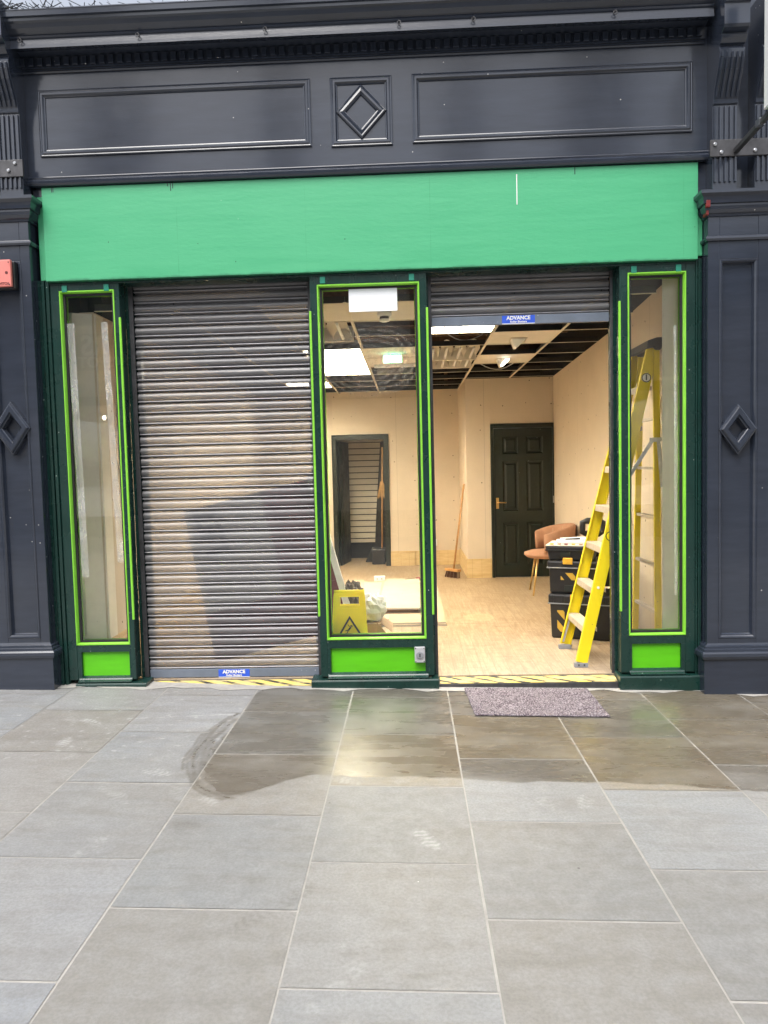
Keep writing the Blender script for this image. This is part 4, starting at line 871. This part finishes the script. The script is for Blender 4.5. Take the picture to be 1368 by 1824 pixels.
# ================================================================ TOOLBOXES, CHAIR, BROOM
def rotz(a): return Matrix.Rotation(a,3,'Z')
A=R(-20); RM=rotz(A)
def tb(base,size,z0,lb,name,cat,style):
    cx,cy=base; t=thing(name,(cx,cy,z0),lb,cat,'black tool boxes stacked by the ladder')
    W_,D_,H_=size; P=lambda x,y,z: Vector((cx,cy,0))+RM@Vector((x,y,0))+Vector((0,0,z0+z))
    def ob(n,x0,x1,y0,y1,za,zb,m,bev=.006,par_=None):
        b=MB(); b.obox(P((x0+x1)/2,(y0+y1)/2,(za+zb)/2),(x1-x0,y1-y0,zb-za),RM); return b.build(n,m,par_ or t,bev)
    hl=H_*.80 if style!='top' else H_*.72
    b=MB(); vs=[]
    for zz,kx in((0,.94),(.02,.96),(hl,1.)):
        for x,y in((-1,-1),(1,-1),(1,1),(-1,1)): vs.append(P(x*W_/2*kx,y*D_/2*kx,zz))
    b.add(vs,[(0,3,2,1),(8,9,10,11)]+[(r*4+k,r*4+(k+1)%4,(r+1)*4+(k+1)%4,(r+1)*4+k) for r in range(2) for k in range(4)]); b.build('body',BLACKP,t,.012,seg=3)
    ob('lid',-W_/2-.012,W_/2+.012,-D_/2-.012,D_/2+.012,hl,H_,BLACKP,.012)
    ob('rim',-W_/2-.016,W_/2+.016,-D_/2-.016,D_/2+.016,hl-.006,hl+.004,RUBBER if style!='top' else BLACKP,.002)
    if style=='chest':
        for x in(-.16,.08): ob('hazard_label',x-.03,x+.03,-D_/2-.001,-D_/2+.01,.06,hl-.06,STRIPE,.0)
        ob('recess',-.10,.02,-D_/2-.003,-D_/2+.004,.03,hl-.03,INK,.002)
        for k in range(6): ob('rib',-W_/2+.02+k*W_/6,-W_/2+.035+k*W_/6,-D_/2-.016,-D_/2-.010,hl+.01,H_-.006,BLACKP,.002)
        for y in(-.10,.10): ob('hazard_label',W_/2-.012,W_/2+.001,y-.05,y+.05,.08,.20,STRIPE,0)
        ob('latch',-.08,.0,-D_/2-.024,-D_/2-.005,hl+.02,H_+.004,YELT,.004)
    if style=='mid':
        ob('hazard_label',-.10,.02,-D_/2-.002,-D_/2+.01,.12,.18,STRIPE,0); ob('recess',-.07,.02,-D_/2-.004,-D_/2+.004,.02,.075,INK,.003)
        ob('latch',-.08,.0,-D_/2-.022,-D_/2-.006,hl+.03,H_+.03,YELT,.006)
    if style=='top':
        ob('recess',-.08,0,-D_/2-.004,-D_/2+.004,.03,.075,INK,.003); ob('clear_lid',-W_/2-.015,W_/2+.015,-D_/2-.015,D_/2+.015,H_,H_+.008,CEILW,.003)
        for k in range(6): ob('fitting',-W_/2+.02+k*.06,-W_/2+.05+k*.06,-D_/2+.01,-D_/2+.05,H_+.008,H_+.018,[YELT,CARD,RED][k%3],.004)
    return t
tb((1.475,1.27),(.50,.40,.378),.04,'big black rolling tool chest at the bottom of the stack','tool_chest','tool box','chest')
tb((1.42,1.30),(.40,.36,.28),.418,'medium black tool box with a hazard label in the middle of the stack','tool_box','tool box','mid')
tb((1.40,1.31),(.38,.34,.125),.70,'shallow black organiser with a pale lid on top of the tool box stack','organiser','tool box','top')
t=thing('paper_pad',(1.42,1.35,.83),'white paper pads and a pen on top of the tool box stack','paper')
b=MB(); b.obox((1.40,1.34,.845),(.26,.20,.018),rotz(R(-12))); b.build('pad',PAPER,t,.002)
b=MB(); b.obox((1.45,1.39,.861),(.22,.20,.010),rotz(R(10))); b.build('sheet',PAPER,t,.001)
b=MB(); b.tube([(1.33,1.27,.872),(1.46,1.30,.872)],.006,6); b.build('pen',INK,t)
t=thing('trolley_handle',(1.64,1.6,.4),'black looped trolley handle on grey tubes behind the tool boxes','trolley handle')
b=MB(); b.box(1.59,1.645,1.58,1.61,.05,.90); b.build('tube',ALUG,t,.006)
b=MB(); b.tube([(1.59,1.60,.885),(1.553,1.60,.90),(1.555,1.60,.985),(1.60,1.60,1.00),(1.70,1.60,1.00),(1.735,1.60,.985),(1.735,1.60,.90),(1.70,1.60,.88),(1.59,1.60,.885)],.030,8); b.build('grip',BLACKP,t,smooth=True)
t=thing('black_case',(1.72,1.6,.04),'tall black case stood behind the tool box stack against the right wall','case')
b=MB(); b.box(1.60,1.80,1.45,1.57,.42,.735); b.build('body',BLACKP,t,.02); b=MB(); b.box(1.66,1.74,1.49,1.53,.735,.76); b.build('handle',BLACKP,t,.006)
b=MB(); b.tube([(1.29,.95,.04+.02),(1.29,.95,.06)],.05,12) if False else b.tube([(1.40,1.02,.10),(1.44,1.01,.10)],.06,16); tag(b.build('wheel',RUBBER,None,.006),'black wheel standing on the floor below the ladder','wheel')
ch=thing('tub_chair',(1.62,3.38,.04),'tan velvet tub chair on thin brass legs behind the tool boxes','chair')
b=MB(); b.lathe([(.15,0),(.23,.012),(.262,.04),(.258,.065),(.20,.085),(.0,.09)],(1.575,3.38,.445),n=32); b.build('seat',VELVET,ch,smooth=True)
b=MB(); n=26; vs=[]
for i in range(n+1):
    a=R(-112+224*i/n); e=abs(a)/R(112); zt=.835-.10*e**2.2; zb_=.55-.02*e
    for rr,zz in((.285,zb_),(.300,(zb_+zt)/2),(.305,zt-.02),(.288,zt),(.266,zt-.012),(.255,(zb_+zt)/2),(.250,zb_)):
        vs.append((1.60+rr*math.cos(a),3.38+rr*math.sin(a)*1.02,zz))
q=7; b.add(vs,[(i*q+k,i*q+(k+1)%q,(i+1)*q+(k+1)%q,(i+1)*q+k) for i in range(n) for k in range(q)]+[tuple(range(q))[::-1],tuple(range(n*q,n*q+q))]); br=b.build('backrest',VELVET,ch,smooth=True)
b=MB()
for i in range(3,n-2,3):
    a=R(-112+224*i/n); e=abs(a)/R(112); b.tube([(1.60+.253*math.cos(a),3.38+.258*math.sin(a),.58),(1.60+.264*math.cos(a),3.38+.269*math.sin(a),.80-.09*e**2)],.003,5)
b.build('seam',CARD,br)
for x,y,tx,ty in((1.405,3.58,1.46,3.48),(1.375,3.16,1.45,3.27),(1.80,3.60,1.72,3.50),(1.80,3.16,1.72,3.27)):
    b=MB(); b.tube([(x,y,.041),(tx,ty,.455)],[.009,.014],10); b.build('leg',GOLD,ch,smooth=True)
t=thing('broom',(.55,4.65,.04),'wooden broom with dark bristles leaning in the corner left of the panel door','broom')
b=MB(); b.tube([(.573,4.63,.16),(.733,4.70,1.29)],.013,8); b.build('handle',WOODH,t,smooth=True)
b=MB(); b.obox((.56,4.63,.145),(.07,.25,.035),rotz(R(40))); b.build('head',WOODH,t,.005)
b=MB()
for k in range(120):
    u=random.uniform(-.12,.12); v=random.uniform(-.025,.025); p=rotz(R(40))@Vector((v,u,0)); b.beam((.56+p.x,4.63+p.y,.13),(.545+p.x*1.15,4.62+p.y*1.1,.045),.006,.004)
b.build('bristles',BRIST,t)
# ================================================================ FLOOR CLUTTER
def sheet(x0,x1,y0,y1,z0,z1,a,lb):
    pale=('raised' in lb or 'narrow' in lb or 'short' in lb)
    cx,cy=(x0+x1)/2,(y0+y1)/2; t=thing('plasterboard_sheet',(cx,cy,z0),lb,'plasterboard','plasterboard sheets lying on the floor')
    b=MB(); b.obox((cx,cy,(z0+z1)/2),(x1-x0-.004,y1-y0-.004,z1-z0-.0008),rotz(a)); b.build('core',PB_EDGE,t)
    b=MB(); b.obox((cx,cy,z1),(x1-x0,y1-y0,.0016),rotz(a)); b.build('face',PB_SHEET2 if pale else PB_SHEET,t)
sheet(-1.1,.325,1.70,4.25,.041,.0555,0,'widest plasterboard sheet flat on the floor at the bottom of the pile')
sheet(-1.1,.318,1.72,4.2,.0565,.071,0,'second plasterboard sheet from the floor in the pile')
sheet(-.95,-.22,1.80,2.05,.072,.0865,.02,'short plasterboard offcut at the front of the pile')
sheet(-.335,.095,2.15,4.05,.112,.1265,-.01,'plasterboard board raised on top of the pile at its right')
sheet(-.62,-.36,1.95,4.10,.072,.0865,.015,'narrow plasterboard strip left of the raised board')
sheet(-.78,-.55,2.4,4.2,.0875,.102,.06,'tilted plasterboard strip overlapping at the left of the pile')
sheet(-1.0,-.7,2.2,3.5,.072,.0865,-.1,'skewed plasterboard strip nearest the back doorway side')
b=MB(); b.box(-.30,.06,2.24,2.30,.0725,.1115); tag(b.build('batten',WOODH),'thin batten under the raised plasterboard','batten')
t=thing('power_drill',(.10,3.6,.07),'red and black hand tool lying on the plasterboard pile','tool')
b=MB(); b.tube([(-.08,4.0,.12),(.06,4.05,.12)],.012,8); b.build('blade',STEELD,t)
b=MB(); b.tube([(.06,4.05,.12),(.17,4.08,.125)],[.02,.028],10); b.build('grip',RED,t,smooth=True)
b=MB(); b.box(-.48,-.34,4.25,4.34,.071,.13); q=b.build('junction_box',WHITE,None,.006); tag(q,'white socket box lying on the floor behind the plasterboard','socket')
b=MB(); b.lathe([(.008,0),(.008,-.002)],(-.44,4.249,.10),'y',8); b.lathe([(.008,0),(.008,-.002)],(-.38,4.249,.10),'y',8); b.build('holes',INK,q)
for (x0,z0,lb,mt) in((.32,.335,'white wall socket on the back wall above the skirting',WHITE),(.30,.185,'black wall socket set in the skirting of the back wall',BLACKP)):
    t=thing('wall_socket',(x0+.04,5.93,z0),lb,'socket'); b=MB(); b.box(x0,x0+.085,5.905 if mt is WHITE else 5.915,5.949 if mt is WHITE else 5.934,z0,z0+.10); b.build('plate',mt,t,.004)
    b=MB(); b.box(x0+.025,x0+.06,(5.903 if mt is WHITE else 5.913),(5.9049 if mt is WHITE else 5.9149),z0+.03,z0+.06); b.build('switch',STEELD if mt is not WHITE else RUBBER,t)
# wet floor sign
ws=thing('wet_floor_sign',(-.44,.2,.04),'yellow wet floor sign with a slipping figure inside the middle window','wet floor sign')
def yz(z): return .075+(z-.04)*.085
b=MB(); 
def wq(x,z,y=None): return (x,yz(z) if y is None else y,z)
out=[(-.585,.045),(-.30,.045),(-.33,.62),(-.335,.64),(-.545,.64),(-.55,.62)]
hole=[(-.498,.56),(-.505,.575),(-.505,.60),(-.495,.612),(-.385,.612),(-.375,.60),(-.375,.575),(-.382,.56)]
th=Vector((0,.012,0))
def panel(mb,poly): mb.prism([wq(x,z) for x,z in poly],th)
panel(b,[(-.585,.045),(-.30,.045),(-.327,.56),(-.558,.56)]); panel(b,[(-.558,.56),(-.505,.56),(-.505,.612),(-.555,.612)]); panel(b,[(-.375,.56),(-.327,.56),(-.33,.612),(-.375,.612)]); panel(b,[(-.555,.612),(-.33,.612),(-.335,.64),(-.55,.64)])
b.build('front_panel',YELP,ws)
b=MB(); b.frame([(-.512,.545),(-.368,.545),(-.368,.617),(-.512,.617)],[(0,0),(.002,.006),(.006,.006),(.007,0)],0); b.v=[(x,y+yz(z)-.001,z) for x,y,z in b.v]; b.build('handle_rim',YELP,ws)
b=MB(); b.prism([(-.585,.42,.045),(-.30,.42,.045),(-.335,.15,.64),(-.55,.15,.64)],(0,.012,0)) ; b.build('back_panel',YELP,ws) if False else None
b=MB(); b.tube([(-.55,yz(.645)+.012,.645),(-.335,yz(.645)+.012,.645)],.014,10); b.build('hinge_bar',YELP,ws,smooth=True)
b=MB(); tri=[(-.528,.335),(-.352,.335),(-.442,.478)]; b.frame(tri,[(0,.0),(0,.0012),(.013,.0012),(.013,0)],0); b.v=[(x,y+yz(z)-.0006,z) for x,y,z in b.v]; b.build('warning_triangle',INK,ws)
b=MB()
def seg(x0,z0,x1,z1,w_): b.beam((x0,yz(z0)-.0016,z0),(x1,yz(z1)-.0016,z1),.0016,w_,(0,1,0))
seg(-.478,.348,-.398,.350,.004); seg(-.436,.396,-.452,.377,.012); seg(-.452,.377,-.474,.372,.006); seg(-.452,.376,-.462,.357,.006); seg(-.462,.357,-.474,.354,.005); seg(-.434,.397,-.452,.410,.004); seg(-.452,.410,-.454,.418,.004); seg(-.434,.397,-.424,.402,.004); seg(-.424,.402,-.419,.412,.004)
b.lathe([(.0055,0),(.0055,-.0016)],(-.432,yz(.408)-.001,.408),'y',12); b.build('slipping_figure',INK,ws)
# cardboard box with white bag
cb=thing('cardboard_box',(-.27,.45,.04),'open cardboard box of waste just behind the yellow sign','cardboard box')
b=MB(); b.box(-.37,-.23,.33,.60,.041,.37); b.build('body',CARD,cb,.002)
b=MB(); b.prism([(-.262,.325,.385),(-.258,.326,.30),(-.168,.30,.275),(-.185,.30,.30)],(0,.004,.0)); b.prism([(-.23,.33,.37),(-.23,.60,.37),(-.15,.60,.31),(-.15,.33,.31)],(0,0,.003)); b.build('flap',CARD,cb)
def blob(c,r,seed,amp=.16,sub=24):
    rg=np.random.default_rng(seed); K=rg.normal(size=(14,3))*5.; ph=rg.uniform(0,6.28,14); vs=[];nl=sub;nm=sub*2
    for i in range(nl+1):
        th_=math.pi*i/nl
        for j in range(nm):
            fi=2*math.pi*j/nm; d=np.array([math.sin(th_)*math.cos(fi),math.sin(th_)*math.sin(fi),math.cos(th_)])
            k=1+amp*sum(abs(math.sin(K[q]@d+ph[q]))-.6 for q in range(14))/4; vs.append((c[0]+d[0]*r[0]*k,c[1]+d[1]*r[1]*k,c[2]+d[2]*r[2]*k))
    return vs,[(i*nm+j,i*nm+(j+1)%nm,(i+1)*nm+(j+1)%nm,(i+1)*nm+j) for i in range(nl) for j in range(nm)]
b=MB(); b.add(*blob((-.295,.45,.46),(.095,.105,.105),11,.34,11)); tag(b.build('plastic_bag',BAG,None),'crumpled white plastic bag sticking out of the cardboard box','bag')
b=MB(); b.add(*blob((-.47,.72,.52),(.08,.10,.10),5,.4)); tag(b.build('rag_bundle',plain('grey_brown_rag',(.14,.12,.10),.9,var=.5,scale=30),None),'bundle of grey rags seen through the handle of the yellow sign','rags')
# TO LET board leaning behind the shutter
bd=thing('letting_board',(-1.2,.6,.04),'pale and maroon letting board reading TO LET leaning on its side behind the closed shutter','sign board')
ang=R(17.5)
def B(u,v,dy=0): # u across (m), v down from the top left corner, in the board's own plane, leaning back slightly
    x=-1.86+u*math.cos(ang)+v*math.sin(ang); z=1.20+u*math.sin(ang)*.75-v*math.cos(ang); return Vector((x,.42+dy+z*.42,z))
def bp(n,u0,u1,v0,v1,m,t_=.012,dy=0): 
    b=MB(); b.prism([B(u0,v0,dy),B(u1,v0,dy),B(u1,v1,dy),B(u0,v1,dy)],(0,t_,0)); return b.build(n,m,bd)
bp('board_panel',0,1.07,0,.83,BOARDG); bp('maroon_panel',.66,1.07,.0,.83,MAROON,.004,-.0045); bp('lower_panel',0,1.07,.832,1.19,MAROON,.012)
bp('edge_batten',1.072,1.12,-.05,1.10,plain('white_batten',(.75,.75,.74),.5),.05,-.03)
Mrot=Matrix.Rotation(ang*-1,3,'Y')@Matrix.Rotation(R(90),3,'X')@Matrix.Rotation(R(90),3,'Z')
text('lettering','TO LET',.25,B(.22,.42,-.006),Mrot.to_euler(),INK,bd,.001,.011)
text('lettering','WWW.DC',.08,B(1.025,.72,-.012),Mrot.to_euler(),STICK,bd,.001,.0)
# ================================================================ OPPOSITE SIDE OF THE STREET (behind the camera, seen only as reflections)
op=thing('opposite_shop',(0,-11,0),'pale rendered shop building across the street','building')
b=MB(); b.box(-14,-8.6,-11.6,-11,0,6.6); b.box(-1.8,.4,-11.6,-11,0,6.8); b.box(5.6,14,-11.6,-11,0,6.4); b.box(-8.6,-1.8,-11.6,-11,3.1,6.6); b.box(.4,5.6,-11.6,-11,3.1,6.6)
for x0,x1,hh in((-7.3,-5.9,10.4),(-3.1,-2.3,10.6),(1.0,1.8,10.4),(3.7,5.1,10.8)): b.box(x0,x1,-12.4,-11.5,6.5,hh)  # unseen tall blocks, added to give the glossy frieze patchy reflections
b.build('wall',RENDER,op)
b=MB()
for x in(-8.6,-5.2,-1.8,.4,3.0,5.6): b.box(x-.12,x+.12,-11.02,-10.9,-.2,3.1)
b.box(-9,6,-10.98,-10.85,3.1,3.3); b.box(-8.6,5.6,-11.1,-11,-.2,.6); b.build('shop_frame',OPSHOP,op)
b=MB(); b.box(-8.4,-2.0,-11.0,-10.93,3.9,4.7); b.build('sign_band',OPSHOP,op)
text('lettering','RS',.62,(-6.95,-10.92,4.42),(R(90),0,R(180)),STICK,op,.01,.01); text('lettering','SPOT',.34,(-6.95,-10.92,4.06),(R(90),0,R(180)),STICK,op,.01,.006)
b=MB(); b.box(-8.6,5.6,-17,-16.9,0,3); b.box(-8.6,5.6,-17,-11.6,3.0,3.1); b.build('inner_wall',RENDER,op)
b=MB()
for x,y in((-.10,-9.6-2.2),(-.15,-14.),(2.5,-12.5),(-4,-12.5),(-6,-12.2)): b.lathe([(.12,0),(.12,-.02)],(x,y,2.98))
b.build('downlight',emit('opposite_downlight',(1,.93,.82),30),op)
for x in(-6.62,-6.98): 
    b=MB(); b.add(*blob((x,-11.3,2.86),(.04,.04,.05),1,0,10)); b.build('bulb',emit('opposite_bulb',(1,.9,.75),40),op,smooth=True)
b=MB()
for k in range(26):
    x=-3.6+k*.11+random.uniform(-.02,.02); b.lathe([(.035,0),(.035,.16),(.014,.19),(.014,.24)],(x,-11.25,1.35 if k%2 else .95),n=10)
b.build('bottle_row',STICK,op); b=MB(); b.box(-4,-.6,-11.45,-11.12,1.32,1.35); b.box(-4,-.6,-11.45,-11.12,.92,.95); b.build('shelf',RENDER,op)
BRICKD=plain('dark_brick_bay',(.10,.06,.05),.8,var=.3)  # unseen dark bays, added for contrast in the gloss paint's reflections
for x0,x1 in((-13.5,-12.4),(-9.2,-8.6),(-5.2,-4.9),(-1.8,-1.2),(.1,.8),(3.5,4.3),(5.6,6.2),(9,10.4)):
    b=MB(); b.box(x0,x1,-10.998,-10.9,3.4,6.5); b.build('brick_pier',BRICKD,op)
for x0,x1,m in((-12,-9.6,'a'),(-8.2,-5.6,'b'),(-4.6,-2.2,'a'),(1,3.2,'b'),(6.4,8.4,'a')):
    b=MB(); b.box(x0,x1,-10.995,-10.95,4.9,6.3); b.build('window',OPSHOP,op)
